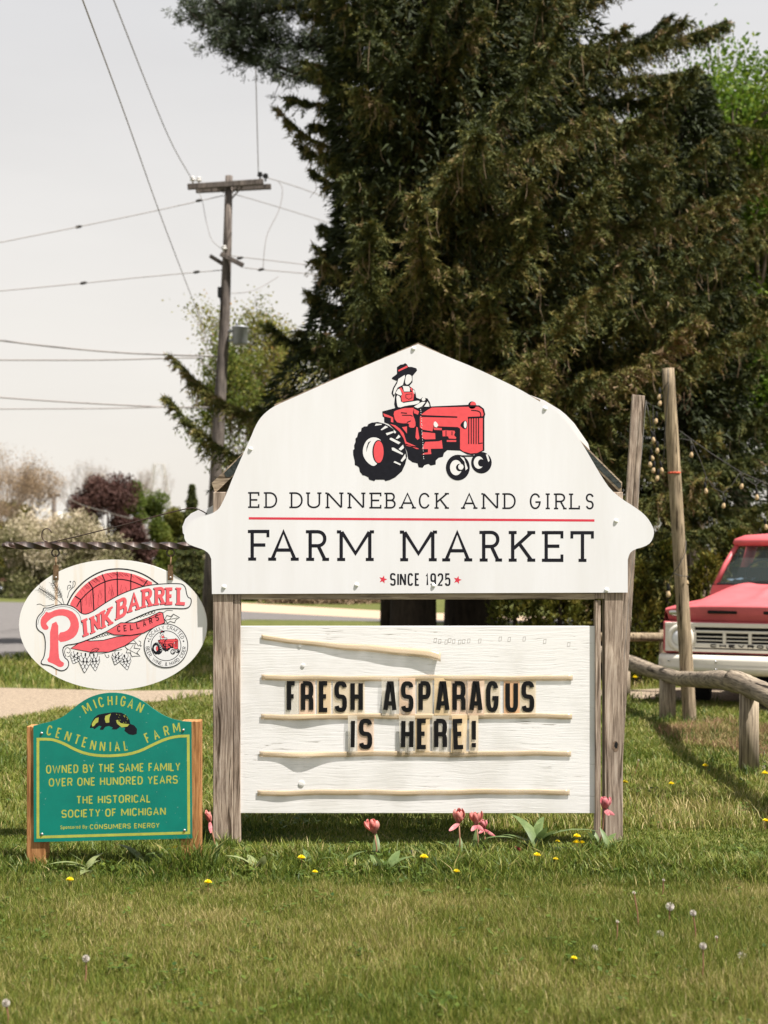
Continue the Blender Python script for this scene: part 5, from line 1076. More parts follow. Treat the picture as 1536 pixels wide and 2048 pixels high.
def seedhead(px, py, bx, by, lab, r_=.0125, bare=False):
    g = G(bx, by); o = empty('dandelion_seed_head', tuple(g), 0, lab, 'seed head', SG); hd = P(px, py, g.y)
    mb = MB(); mb.tube([g - Vector((0, 0, .01)), g.lerp(hd, .5) + Vector((.004, 0, 0)), hd], .0026, 5); mb.build('stem', STEMM, o)
    mb = MB()
    for k in range(12 if bare else 64):
        a = k * 2.4; zz = 1 - 2 * (k + .5) / (12 if bare else 64); q = math.sqrt(1 - zz * zz); d = Vector((math.cos(a) * q, math.sin(a) * q, zz)); e = hd + d * r_ * (.45 if bare else 1); sd = d.orthogonal().normalized() * .0016; s2 = d.cross(sd).normalized() * .0016
        mb.add([hd, e - sd, e + sd], [(0, 1, 2)]); mb.add([e - sd, e - s2, e + sd, e + s2], [(0, 1, 2, 3)])
    mb.build('seed_ball', FLUFF, o)
for a in [(172, 1917, 168, 1976, 'round white dandelion clock alone in the lower left lawn'), (12, 2006, 16, 2062, 'dandelion clock at the lower left corner'), (1268, 1785, 1278, 1866, 'tall bare reddish dandelion stalk, tallest in the right foreground', .016, True), (1340, 1813, 1333, 1862, 'seeding dandelion stalk right of the tallest bare stalk', .017), (1386, 1826, 1392, 1893, 'fluffy dandelion clock on a curved stalk in the right foreground', .0125), (1235, 1843, 1230, 1892, 'short bare dandelion stalk left in the right foreground group', .015, True),
          (1190, 1896, 1190, 1912, 'low fluffy seed head left of all stalks in the right foreground', .0125), (1320, 1868, 1320, 1885, 'low pale seed head between the tallest stalk and the curved one', .015), (1433, 1874, 1431, 1902, 'short dark dandelion stalk right of the curved one', .014, True), (1406, 1892, 1403, 1968, 'long red stalk with a sparse clock, lowest in the right foreground', .0125), (1484, 1913, 1484, 1930, 'pale seed head at the right edge of the foreground group', .017), (1277, 1520, 1268, 1552, 'bare dandelion stalk on the lawn right of the knotted post', .016, True), (1327, 1760, 1322, 1800, 'bent dandelion stalk at the edge of the taller grass', .014, True)]: seedhead(*a)

mb = MB(); mb.tube([G(x, y) + Vector((0, 0, .012 + .006 * math.sin(x * .03))) for x, y in [(640, 1716), (760, 1713), (860, 1710), (980, 1708), (1100, 1706), (1200, 1705), (1245, 1706)]], .013, 8)
tag(mb.build('garden_edging', BLACKR, smooth=True), 'thin black plastic bed edging lying in the grass between the sign posts', 'edging')

# ------------------------------------------------------------------ trees
def quads_leaf(C, D, L, W, rand=1.0):
    """C centres, D directions (n,3), L lengths, W widths -> one diamond-like quad each"""
    n = len(C); r = rng.normal(size=(n, 3)); S_ = np.cross(D, r); S_ /= np.linalg.norm(S_, axis=1, keepdims=True) + 1e-9
    V = np.empty((n, 4, 3), np.float32); V[:, 0] = C; V[:, 1] = C + D * (L * .5)[:, None] + S_ * (W / 2)[:, None]; V[:, 2] = C + D * L[:, None]; V[:, 3] = C + D * (L * .5)[:, None] - S_ * (W / 2)[:, None]
    return V
def norm(v): return v / (np.linalg.norm(v, axis=-1, keepdims=True) + 1e-9)

def spruce(px, Y, lab, rad, z_lo, z_hi, lean=0, n_br=90, seed=0, twig=215, trunk_r=.36, extra=(), z_top=16, needles=34, left=None):
    """Norway spruce: limbs in loose tiers, each a fan of side shoots that droop as hanging strands set with short needles"""
    global rng
    rng = np.random.default_rng(seed)
    x0 = (px - CX) * Y / F; z0 = gz(Y); o = empty('spruce_tree', (x0, Y, z0), 0, lab, 'tree', 'tall spruces behind the sign')
    mb = MB(); mb.tube([(x0, Y, z0 - .1), (x0, Y, z0 + .5), (x0 + lean * .3, Y, 3), (x0 + lean * .7, Y, min(9, z_top * .65)), (x0 + lean, Y, z_top * .85), (x0 + lean * 1.1, Y, z_top + .1)], [trunk_r * 1.25, trunk_r, trunk_r * .85, trunk_r * .5, trunk_r * .16, .02], 16, wob=.03); mb.build('trunk', BARK, o, smooth=True)
    wood_ = MB(); pts = []; tones = []; strands = []
    def branch(zb, az, L, droop, curl, dens=1.0):
        t = np.linspace(0, 1, 12); lx = x0 + lean * zb / 9
        out_ = L * t; dz = -droop * L * np.sin(t * np.pi * .62) + curl * L * t ** 3
        c, s_ = math.cos(az), math.sin(az); wv = .06 * L * np.sin(t * 3 + rng.random() * 6)
        B = np.stack([lx + c * out_ - s_ * wv, Y + s_ * out_ + c * wv, zb + dz], 1)
        wood_.tube([tuple(b) for b in B], [.024 * (1 - .85 * q) * (L / 4 + .4) for q in t], 5, caps=False)
        n = max(6, int(twig * dens * L / 3.5)); u = np.clip(.10 + .90 * rng.random(n) ** .75, 0, .995)
        i = np.floor(u * 11).astype(int); f = u * 11 - i; base_ = B[i] * (1 - f)[:, None] + B[i + 1] * f[:, None]
        fw = norm(B[i + 1] - B[i]); sd = np.stack([-fw[:, 1], fw[:, 0], 0 * fw[:, 0]], 1); sg = rng.choice([-1, 1], n)[:, None]
        tl = rng.uniform(.18, .85, n) * (1.2 - .75 * u) * (.5 + .17 * L); hang = rng.uniform(.15, 1.15, n) * (1.1 - .45 * u)
        d0 = norm(fw * rng.uniform(.3, 1.0, (n, 1)) + sd * sg * rng.uniform(.1, 1.1, (n, 1)) + np.array([0, 0, 1]) * rng.uniform(-.05, .28, (n, 1)))
        m = needles; k = (np.arange(m) + rng.random((n, m))) / m
        Q = base_[:, None] + d0[:, None] * (tl[:, None] * k * .75)[..., None]; Q[..., 2] -= (tl * hang)[:, None] * k ** 1.8
        Q += rng.normal(0, .008, Q.shape)
        dirv = norm(d0[:, None] * .75 + np.stack([0 * k, 0 * k, -(hang[:, None] * 1.8 * k ** .8)], 2)) + rng.normal(0, .62, (n, m, 3)); dirv = norm(dirv)
        tone = np.clip(.43 + rng.normal(0, .11) + rng.normal(0, .16, n)[:, None] + rng.normal(0, .10, (n, m)) + .22 * k ** 4, 0, 1); dead = rng.random(n) < .03; tone[dead] = rng.uniform(.85, 1)
        pts.append(np.concatenate([Q.reshape(-1, 3), dirv.reshape(-1, 3)], 1)); tones.append(tone.ravel())
        ns = int(5 * dens * L / 3); j = rng.integers(0, n, ns); e = Q[j, -1]
        for q in e: strands.append((q, rng.uniform(.15, .5)))
    for k in range(n_br):
        zb = z_lo + (z_hi - z_lo) * ((k + rng.random()) / n_br); az = k * 2.39996 + rng.normal(0, .25)
        L = rad(zb)
        if left is not None and math.cos(az) < 0: w = min(1, -math.cos(az) * 1.6); L = L * (1 - w) + left(zb) * w
        branch(zb, az, L * rng.uniform(.72, 1.1), rng.uniform(.20, .42), rng.uniform(.0, .26))
    zz = z_hi
    while zz < z_top:                                   # the part above the frame, plainer
        for k in range(4): branch(zz, rng.random() * 6.28, max(.4, rad(zz) * rng.uniform(.8, 1.1)), .25, .2, .4)
        zz += .6
    for e in extra: branch(*e)
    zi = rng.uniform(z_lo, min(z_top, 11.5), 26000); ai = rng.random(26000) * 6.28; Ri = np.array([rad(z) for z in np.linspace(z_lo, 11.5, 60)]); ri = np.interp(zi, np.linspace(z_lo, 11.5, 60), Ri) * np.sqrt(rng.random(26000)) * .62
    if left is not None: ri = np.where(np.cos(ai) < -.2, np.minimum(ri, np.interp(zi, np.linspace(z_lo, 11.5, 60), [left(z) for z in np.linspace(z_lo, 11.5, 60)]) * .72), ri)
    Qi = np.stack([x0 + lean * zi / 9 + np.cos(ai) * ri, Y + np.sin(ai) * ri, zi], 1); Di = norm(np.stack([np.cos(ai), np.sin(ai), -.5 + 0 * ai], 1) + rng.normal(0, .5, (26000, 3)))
    A = np.concatenate(pts); tn = np.concatenate(tones); n = len(A); L = rng.uniform(.045, .10, n); W = rng.uniform(.014, .026, n)
    r = rng.normal(size=(n, 3)); S_ = norm(np.cross(A[:, 3:], r)) * (W / 2)[:, None]
    V = np.empty((n, 3, 3), np.float32); V[:, 0] = A[:, :3] - S_; V[:, 1] = A[:, :3] + S_; V[:, 2] = A[:, :3] + A[:, 3:] * L[:, None]
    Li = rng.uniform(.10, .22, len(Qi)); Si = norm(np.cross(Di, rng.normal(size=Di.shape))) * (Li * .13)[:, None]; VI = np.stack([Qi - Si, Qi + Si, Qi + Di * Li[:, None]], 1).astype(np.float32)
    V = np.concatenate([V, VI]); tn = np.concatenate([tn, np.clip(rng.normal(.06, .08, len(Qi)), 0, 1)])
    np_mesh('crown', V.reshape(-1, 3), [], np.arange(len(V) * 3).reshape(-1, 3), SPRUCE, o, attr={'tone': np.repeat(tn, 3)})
    wood_.build('limbs', BARK, o, smooth=True)
    mb = MB()
    for q, h in strands: mb.tube([q, q + np.array([rng.normal(0, .03), rng.normal(0, .03), -h * .6]), q + np.array([rng.normal(0, .05), rng.normal(0, .05), -h])], [.0055, .0045, .003], 3, caps=False)
    mb.build('dead_twigs', DEADT, o)['kind'] = 'stuff'
    mb = MB()
    for k in range(60):
        q = A[rng.integers(0, n)]; q = Vector(q[:3]); mb.tube([q, q - Vector((0, 0, .05)), q - Vector((0, 0, .13))], [.012, .024, .010], 6)
    mb.build('cones', DEADT, o, smooth=True)['kind'] = 'stuff'
    return o
ip = lambda zs, rs: (lambda z: float(np.interp(z, zs, rs)))
zA_ = lambda py, Y: H - (py - HY) * Y / F
spruce(826, 21.5, 'leftmost dark spruce, its drooping boughs reaching left across the utility pole', ip([1.8, 3.2, 4.5, 6, 8, 10, 16], [3.8, 4.5, 4.7, 4.6, 3.9, 2.8, .5]), 2.4, 10.6, .05, 122, 3,
       left=ip([2, 3.2, 4, 4.5, 5, 5.7, 6.6, 7.5, 8, 8.9, 10.5], [2.2, 2.9, 3.1, 2.6, 2.2, 1.95, 1.65, 1.6, 1.75, 1.8, 1.8]),
       extra=[(zA_(830, 21.5) + .25, math.pi * .98, 3.7, .18, .34, 1.5), (zA_(870, 21.5) + .2, math.pi * 1.08, 3.7, .30, .34, 1.3), (zA_(255, 21.5) - .1, math.pi * .97, 2.1, .16, .35, 1.0), (zA_(205, 21.5), math.pi * 1.02, 1.9, .05, .05, 1.0), (zA_(960, 21.5) + .3, math.pi * .93, 3.1, .28, .16, .9), (zA_(700, 21.5) + .2, math.pi * 1.1, 2.3, .2, .2, 1.1)])
spruce(938, 22.5, 'tallest broad olive spruce rising directly behind the barn sign', ip([1.9, 3, 5, 7, 8.5, 10, 16], [3.9, 4.5, 4.8, 4.4, 3.6, 3.1, .6]), 2.9, 10.8, .2, 132, 5, trunk_r=.42, z_top=17, left=ip([2, 3.5, 4.5, 6, 8, 10], [3.2, 3.3, 2.8, 2.5, 2.4, 2.4]),
       extra=[(zA_(75, 22.5), 0.05, 3.8, .1, .15, 1.7), (zA_(120, 22.5), -.1, 3.2, .15, .05, 1.5), (zA_(60, 22.5), .3, 3.2, .1, .2, 1.5), (zA_(150, 22.5), .05, 3.1, .2, .1, 1.5)])
spruce(1350, 25.0, 'rightmost spruce, ragged hanging twigs behind the round pole and the truck', ip([1.5, 3, 5, 7.0, 8.5, 10, 11], [2.9, 2.7, 1.8, 1.8, 1.5, .7, .3]), 2.2, 9.2, .1, 78, 9, trunk_r=.26, z_top=10.0, extra=[(zA_(235, 25), -.1, 2.9, .12, .05, 1.5), (zA_(290, 25), .15, 2.6, .2, .0, 1.3), (zA_(570, 25), -.3, 2.8, .2, .0, 1.4), (zA_(610, 25), .2, 2.8, .2, .1, 1.2)])

def grow(wood_, p, d, L, r, depth, tips, kids=3, spread=.6, upw=.15, ratio=.72, seg=5, rr=rnd):
    q = p; pts = [tuple(p)]; rad = [r]
    for k in range(3):
        d = (d + Vector((rr.uniform(-.16, .16), rr.uniform(-.16, .16), rr.uniform(-.06, .14) + upw * .3))).normalized(); q = q + d * (L / 3); pts.append(tuple(q)); rad.append(r * (1 - .13 * (k + 1)))
    wood_.tube(pts, rad, seg if depth > 1 else 3, caps=False)
    if depth == 0: tips.append((q, d)); return
    if depth <= 2: tips.append((Vector(pts[2]), d))
    for k in range(kids if depth > 1 else kids + 1):
        a = rr.random() * 6.28; n1 = d.orthogonal().normalized(); n2 = d.cross(n1)
        nd = (d * (1 - spread * .45) + (n1 * math.cos(a) + n2 * math.sin(a)) * spread * rr.uniform(.6, 1.25) + Vector((0, 0, upw))).normalized()
        grow(wood_, q if k else Vector(pts[2]), nd, L * ratio * rr.uniform(.8, 1.15), r * .58, depth - 1, tips, kids, spread, upw, ratio, seg, rr)
def leaf_tree(name, px, Y, ztop, lab, m, bark, wid, depth=4, per=40, lsize=(.09, .16), sc=.35, tone=.5, group=None, trunkh=None, seed=1, kids=3, spread=.62, r0=None, ztone=0, clear=0, xoff=0, sub_kind=None):
    global rng
    rng = np.random.default_rng(seed); rr = random.Random(seed); x0 = (px - CX) * Y / F; z0 = gz(Y); Ht = ztop - z0
    o = empty(name, (x0, Y, z0), 0, lab, 'tree', group); wood_ = MB(); tips = []; th = trunkh if trunkh is not None else Ht * .25; r0 = r0 or Ht * .022
    wood_.tube([(x0 + xoff, Y, z0 - .1), (x0 + xoff * .8, Y, z0 + th * .5), (x0, Y, z0 + th)], [r0 * 1.3, r0, r0 * .9], 10, caps=False)
    for k in range(4):
        a = k * 1.57 + rr.random(); grow(wood_, Vector((x0, Y, z0 + th * (.8 + .2 * rr.random()))), Vector((math.cos(a) * .5, math.sin(a) * .5, 1)).normalized(), Ht * .26, r0 * .6, depth, tips, kids, spread, .16, .72, 5, rr)
    # fit the grown crown to the wanted height and width
    T = np.array([list(t[0]) for t in tips]); zt = T[:, 2].max(); hx = np.percentile(np.abs(T[:, 0] - x0), 96)
    kz = (Ht - th - sc * .5) / max(.1, zt - z0 - th); kx = (wid / 2 - sc * .5) / max(.1, hx)
    fit = lambda v: (x0 + (v[0] - x0) * kx, Y + (v[1] - Y) * kx, z0 + th + (v[2] - z0 - th) * kz) if v[2] > z0 + th * .82 else v
    wood_.v = [fit(v) for v in wood_.v]; wood_.build('trunk', bark, o, smooth=True)
    T = np.array([fit(v) for v in T])
    if per:
        n = len(T) * per; C = np.repeat(T, per, 0) + rng.normal(0, sc * .5, (n, 3)) * np.array([1, 1, .75]); D = norm(rng.normal(size=(n, 3)) + np.array([0, 0, -.2])); L = rng.uniform(*lsize, n)
        V = quads_leaf(C, D, L, L * rng.uniform(.45, .8, n)); tn = np.clip(tone + np.repeat(rng.normal(0, .16, len(T)), per) + rng.normal(0, .14, n) + ztone * ((C[:, 2] - z0) / Ht - .5), 0, 1)
        np_mesh('crown', V.reshape(-1, 3), (np.arange(n)[:, None] * 4 + np.array([[0, 1, 2, 3]])), [], m, o, attr={'tone': np.repeat(tn, 4)})
    return o
leaf_tree('maple_tree', 1535, 31, zA_(140, 31), 'bright green leafy maple showing between spruce boughs at the right edge', MAPLE, BARKG, 6.6, 4, 230, (.07, .13), .6, .66, seed=21, kids=3, trunkh=1.8)
leaf_tree('maple_tree', 1395, 36, zA_(165, 36), 'pale green maple whose top peeks over the right spruce boughs', MAPLE, BARKG, 5.0, 4, 110, (.07, .13), .5, .75, seed=22, kids=3, trunkh=3)
leaf_tree('maple_tree', 1505, 37, zA_(540, 37), 'lower green maple filling the gap above the truck cab at the right edge', MAPLE, BARKG, 7.0, 4, 200, (.08, .14), .7, .45, seed=23, kids=3, trunkh=.8)
leaf_tree('spring_tree', 535, 42, zA_(590, 42), 'yellow-green tree just coming into leaf behind the transformer pole', YGREEN, BARKG, 3.8, 4, 22, (.07, .12), .45, .5, seed=31, kids=3, trunkh=3.6, spread=.7, xoff=-1.15)
leaf_tree('spring_tree', 455, 39, zA_(650, 39), 'small fresh green tree close behind the utility pole, lower than its neighbour', YGREEN, BARKG, 1.9, 3, 44, (.07, .12), .36, .12, seed=33, kids=3, trunkh=2.6)
# white pine behind the spruces
def pine():
    global rng
    rng = np.random.default_rng(44); Y = 27; x0 = (800 - CX) * Y / F; z0 = gz(Y); o = empty('pine_tree', (x0, Y, z0), 0, 'soft grey-green pine whose long limbs reach out at the top left of the spruces', 'tree')
    mb = MB(); mb.tube([(x0, Y, z0 - .1), (x0, Y, 6), (x0 - .2, Y, 14.5)], [.38, .3, .12], 12, wob=.03); mb.build('trunk', BARK, o, smooth=True)
    wood_ = MB(); C = []; 
    limbs = [([(800, 30), (640, 5), (540, 20), (450, 55), (372, 18)], 1), ([(800, 110), (690, 165), (600, 150), (500, 110), (430, 78)], 1), ([(800, 60), (650, 90), (560, 95), (500, 60), (430, 0)], 1), ([(800, -20), (650, -40), (540, -10), (470, 5)], 1), ([(800, -80), (700, -90), (600, -60), (500, -30)], 1), ([(790, 180), (700, 110), (640, 70)], 1)]
    for lm, dn in limbs:
        L = [P(x, y, Y + rng.uniform(-.9, .5)) for x, y in lm]; dense = [L[i].lerp(L[i + 1], t / 10) for i in range(len(L) - 1) for t in range(10)] + [L[-1]]
        wood_.tube(dense, [.05 * (1 - .8 * i / len(dense)) + .008 for i in range(len(dense))], 5, caps=False)
        for i, b in enumerate(dense[4:]):
            for k in range(int(9 * dn)):
                e = b + Vector((rng.normal(0, .22), rng.normal(0, .35), rng.normal(.04, .13))); 
                if k < 3: wood_.tube([b, e], .008, 3, caps=False)
                C.append(tuple(e))
    for k in range(14):                                 # plain limbs on the far side
        a = rng.uniform(-.9, 1.3); zb = rng.uniform(7, 14); Lg = rng.uniform(1.5, 3)
        for t in np.linspace(.3, 1, 8):
            for q in range(8): C.append((x0 + math.cos(a) * Lg * t + rng.normal(0, .25), Y + 1 + abs(math.sin(a)) * Lg * t + rng.normal(0, .25), zb + .3 * t + rng.normal(0, .15)))
    C = np.array(C); per = 26; n = len(C) * per; D = norm(rng.normal(size=(n, 3)) + np.array([-.25, 0, .25])); CC = np.repeat(C, per, 0) + rng.normal(0, .04, (n, 3)); L = rng.uniform(.08, .15, n)
    V = quads_leaf(CC, D, L, np.full(n, .019)); tn = np.clip(.5 + np.repeat(rng.normal(0, .2, len(C)), per) + rng.normal(0, .1, n), 0, 1)
    np_mesh('crown', V.reshape(-1, 3), (np.arange(n)[:, None] * 4 + np.array([[0, 1, 2, 3]])), [], PINEM, o, attr={'tone': np.repeat(tn, 4)}); wood_.build('limbs', BARK, o, smooth=True)
pine()
# clipped arborvitae in front of the spruces
def arbor(px, Y, top, wpx, lab, seed, tone=.5):
    global rng
    rng = np.random.default_rng(seed); x0 = (px - CX) * Y / F; z0 = gz(Y); Ht = zA_(top, Y) - z0; rad = wpx / 2 * Y / F; o = empty('arborvitae', (x0, Y, z0), 0, lab, 'shrub', 'arborvitae shrubs below the spruces')
    mb = MB(); mb.tube([(x0, Y, z0 - .05), (x0, Y, z0 + Ht * .8)], [.06, .02], 8); mb.build('trunk', BARK, o)
    ns = int(260 * Ht * rad / .5); a = rng.random(ns) * 6.28; h = rng.random(ns) ** .8; prof_ = np.clip(np.sin(np.pi * (.16 + .84 * h) ** .9), 0, 1) ** .6; rr_ = rad * prof_ * np.sqrt(rng.uniform(.35, 1, ns)) * (1 + .18 * np.sin(a * 5 + h * 9))
    Cn = np.stack([x0 + np.cos(a) * rr_, Y + np.sin(a) * rr_, z0 + .05 + h * Ht * .95], 1); per = 16; n = ns * per
    out_ = np.stack([np.cos(a), np.sin(a), 1.3 + 0 * a], 1); D = norm(np.repeat(out_, per, 0) * .8 + rng.normal(0, .55, (n, 3))); L = rng.uniform(.05, .11, n)
    V = quads_leaf(np.repeat(Cn, per, 0) + rng.normal(0, .035, (n, 3)), D, L, L * .35); tn = np.clip(tone + np.repeat(rng.normal(0, .2, ns), per) + rng.normal(0, .1, n), 0, 1)
    np_mesh('foliage', V.reshape(-1, 3), (np.arange(n)[:, None] * 4 + np.array([[0, 1, 2, 3]])), [], ARBOR, o, attr={'tone': np.repeat(tn, 4)})
for a in [(1030, 19.6, 1165, 110, 'arborvitae seen under the beam just right of the spruce trunks', 51, .35), (1120, 19.3, 1150, 110, 'arborvitae seen under the right half of the beam', 52, .5), (1200, 19.8, 1120, 95, 'arborvitae hidden mostly behind the right sign post', 53, .4), (1275, 18.9, 1120, 85, 'yellowish arborvitae in the gap between the sign post and the round pole', 54, .55), (1335, 19.3, 1085, 90, 'arborvitae directly behind the leaning round pole', 55, .4), (1415, 19.0, 1105, 85, 'golden arborvitae left of the truck cab behind the hood', 56, .6), (1475, 19.8, 1060, 95, 'dark arborvitae behind the left edge of the truck cab', 57, .35), (1550, 20.2, 1040, 110, 'arborvitae behind the truck roof at the right edge', 58, .4)]: arbor(*a)

# distant trees on the left
FG = 'far trees beyond the road'
def mound(name, px, Y, top, wpx, lab, m, seed, n=9000, lsize=(.25, .5), tone=.5, bark=BARK, zt=0, cat='tree', low=.12, lob=5):
    """rounded dense crown made of leaf clumps round several lobes"""
    global rng
    rng = np.random.default_rng(seed); x0 = (px - CX) * Y / F; z0 = gz(Y); Ht = zA_(top, Y) - z0; W = wpx * Y / F; o = empty(name, (x0, Y, z0), 0, lab, cat, FG)
    mb = MB(); mb.tube([(x0, Y, z0 - .1), (x0 + .1, Y, z0 + Ht * .35), (x0, Y, z0 + Ht * .75)], [Ht * .03, Ht * .022, .03], 8)
    cl_ = []
    for k in range(lob * 9):
        a = rng.random() * 6.28; e = rng.uniform(.0, 1); r_ = rng.uniform(.55, 1); cl_.append((x0 + math.cos(a) * W / 2 * r_ * math.sqrt(max(0, 1 - e * e * .85)), Y + math.sin(a) * W / 2 * r_ * math.sqrt(max(0, 1 - e * e * .85)), z0 + Ht * (low + (1 - low) * (e * .93)), rng.uniform(.10, .2) * W))
        if k % 4 == 0: mb.tube([(x0, Y, z0 + Ht * .4), cl_[-1][:3]], [.05, .015], 4, caps=False)
    mb.build('trunk', bark, o, smooth=True); cl_ = np.array(cl_); i = rng.integers(0, len(cl_), n); C = cl_[i, :3] + norm(rng.normal(size=(n, 3))) * (cl_[i, 3] * rng.random(n) ** .5)[:, None]
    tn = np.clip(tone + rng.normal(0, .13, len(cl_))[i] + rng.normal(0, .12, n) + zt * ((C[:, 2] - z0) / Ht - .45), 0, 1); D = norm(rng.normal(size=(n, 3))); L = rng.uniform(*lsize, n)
    V = quads_leaf(C, D, L, L * .6); np_mesh('crown', V.reshape(-1, 3), (np.arange(n)[:, None] * 4 + np.array([[0, 1, 2, 3]])), [], m, o, attr={'tone': np.repeat(tn, 4)}); return o
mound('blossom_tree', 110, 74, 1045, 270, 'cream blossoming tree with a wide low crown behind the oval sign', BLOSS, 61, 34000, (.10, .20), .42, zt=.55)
mound('blossom_tree', 398, 70, 1112, 100, 'pale green blossoming bush between the oval sign and the left sign post', BLOSS, 62, 16000, (.09, .17), .36, zt=.25)
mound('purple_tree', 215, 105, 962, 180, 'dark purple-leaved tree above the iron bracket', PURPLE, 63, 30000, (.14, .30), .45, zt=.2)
mound('purple_tree', 275, 100, 1035, 80, 'lower dark purple shrub beside the purple tree, left of the pylon', PURPLE, 64, 12000, (.14, .28), .4)
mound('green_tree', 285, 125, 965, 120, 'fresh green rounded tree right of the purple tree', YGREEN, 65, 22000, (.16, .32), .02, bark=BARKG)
mound('olive_tree', 365, 130, 1015, 110, 'dull olive thicket right of the pylon, above the bracket end', ARBOR, 66, 20000, (.16, .32), .45)
mound('olive_tree', 30, 115, 1000, 130, 'olive green thicket at the left edge behind the bare tree', ARBOR, 67, 20000, (.16, .32), .55)
leaf_tree('bare_tree', 22, 78, zA_(882, 78), 'tall tan tree with fine bare twigs at the left edge', BUDS, BARKG, 5.0, 5, 9, (.05, .10), .5, .45, FG, 1.5, 71, 3, .6, .14)
leaf_tree('bare_tree', 172, 110, zA_(912, 110), 'leafless grey tree standing behind the purple tree', BUDS, BARKG, 4.4, 5, 2, (.05, .09), .4, .2, FG, 3.0, 72, 3, .55, .13)
leaf_tree('bare_tree', 295, 140, zA_(925, 140), 'faint bare tree behind the pylon', BUDS, BARKG, 4.4, 5, 2, (.05, .09), .4, .2, FG, 4.0, 73, 3, .5, .14)
def far_spruce(px, Y, top, wpx, lab, seed):
    global rng
    rng = np.random.default_rng(seed); x0 = (px - CX) * Y / F; z0 = gz(Y); Ht = zA_(top, Y) - z0; W = wpx * Y / F; o = empty('small_spruce', (x0, Y, z0), 0, lab, 'tree', FG); mb = MB(); mb.tube([(x0, Y, z0), (x0, Y, z0 + Ht)], [.15, .02], 7); mb.build('trunk', BARK, o)
    n = 14000; h = rng.random(n) ** 1.5; a = rng.random(n) * 6.28; rr_ = W / 2 * (1 - h) * np.sqrt(rng.random(n)) * (.75 + .25 * np.sin(h * 60)); C = np.stack([x0 + np.cos(a) * rr_, Y + np.sin(a) * rr_, z0 + h * Ht], 1); D = norm(np.stack([np.cos(a), np.sin(a), -.6 + 0 * a], 1) + rng.normal(0, .3, (n, 3))); L = rng.uniform(.08, .2, n)
    V = quads_leaf(C, D, L, L * .35); np_mesh('crown', V.reshape(-1, 3), (np.arange(n)[:, None] * 4 + np.array([[0, 1, 2, 3]])), [], SPRUCE, o, attr={'tone': np.repeat(np.clip(rng.normal(.35, .15, n), 0, 1), 4)})
far_spruce(384, 60, 968, 120, 'small dark spruce in the distance just left of the barn sign lobe', 75)
mound('brush_hedge', 655, 62, 1195, 240, 'brown leafless brush seen through the gap under the beam', BUDS, 68, 9000, (.12, .25), .1, cat='hedge', low=.0)
mound('brush_hedge', 500, 66, 1190, 130, 'dark green brush at the left end of the gap under the beam', ARBOR, 69, 5000, (.12, .25), .2, cat='hedge', low=.0)
mound('tree_line', 1250, 60, 1150, 500, 'dark undergrowth behind the spruce trunks', SPRUCE, 70, 14000, (.2, .4), .25, cat='undergrowth', low=0)
# pylon
py_ = empty('lattice_pylon', (P(318, 1135, 230).x, 230, gz(230)), 0, 'pale steel lattice pylon in the distance above the oval sign', 'pylon'); mb = MB(); xc = P(318, 1135, 230).x; zt = zA_(928, 230)
lv = [(z, 2.4 * (1 - z / zt) + .75) for z in [zt * k / 6 for k in range(7)]]
for (z0, w0), (z1, w1) in zip(lv, lv[1:]):
    for sx in (-1, 1):
        for sy in (-1, 1): mb.tube([(xc + sx * w0, 230 + sy * w0, z0), (xc + sx * w1, 230 + sy * w1, z1)], .13, 4, caps=False)
    for sy in (-1, 1):
        mb.tube([(xc - w0, 230 + sy * w0, z0), (xc + w1, 230 + sy * w1, z1)], .04, 4, caps=False); mb.tube([(xc + w0, 230 + sy * w0, z0), (xc - w1, 230 + sy * w1, z1)], .04, 4, caps=False); mb.tube([(xc - w1, 230 + sy * w1, z1), (xc + w1, 230 + sy * w1, z1)], .04, 4, caps=False)
mb.build('lattice', plain('pylon_steel', (.42, .40, .38), .6, .3), py_)
# parked flatbed far left
fb = G(45, 1188); t = empty('flatbed_trailer', tuple(fb), 0, 'distant flatbed trailer parked beyond the road at the left edge', 'trailer')
s_ = fb.y / F
mb = MB(); mb.box((fb.x - 110 * s_, fb.y - .6, fb.z + 22 * s_), (fb.x + 32 * s_, fb.y + 1, fb.z + 33 * s_)); mb.build('deck', plain('rust_red_deck', (.40, .20, .16), .7), t, bevel=.03)
mb = MB(); mb.box((fb.x - 110 * s_, fb.y - .4, fb.z + 12 * s_), (fb.x + 28 * s_, fb.y + .8, fb.z + 21.5 * s_)); mb.build('chassis', DARKI, t)
for dx in (-60, -38, -4, 20):
    mb = MB(); Mw = Matrix.Translation((fb.x + dx * s_, fb.y - .5, fb.z + 9.5 * s_)) @ Matrix.Rotation(R(90), 4, 'X'); mb.lathe([(9.5 * s_, -.15), (9.5 * s_, .12), (6 * s_, .15)], 18, Mw); w_ = mb.build('wheel', BLACKR, t, smooth=True)
    mb = MB(); mb.lathe([(5 * s_, .13), (5 * s_, .16), (2 * s_, .17)], 14, Mw); mb.build('rim', STEEL, w_, smooth=True)

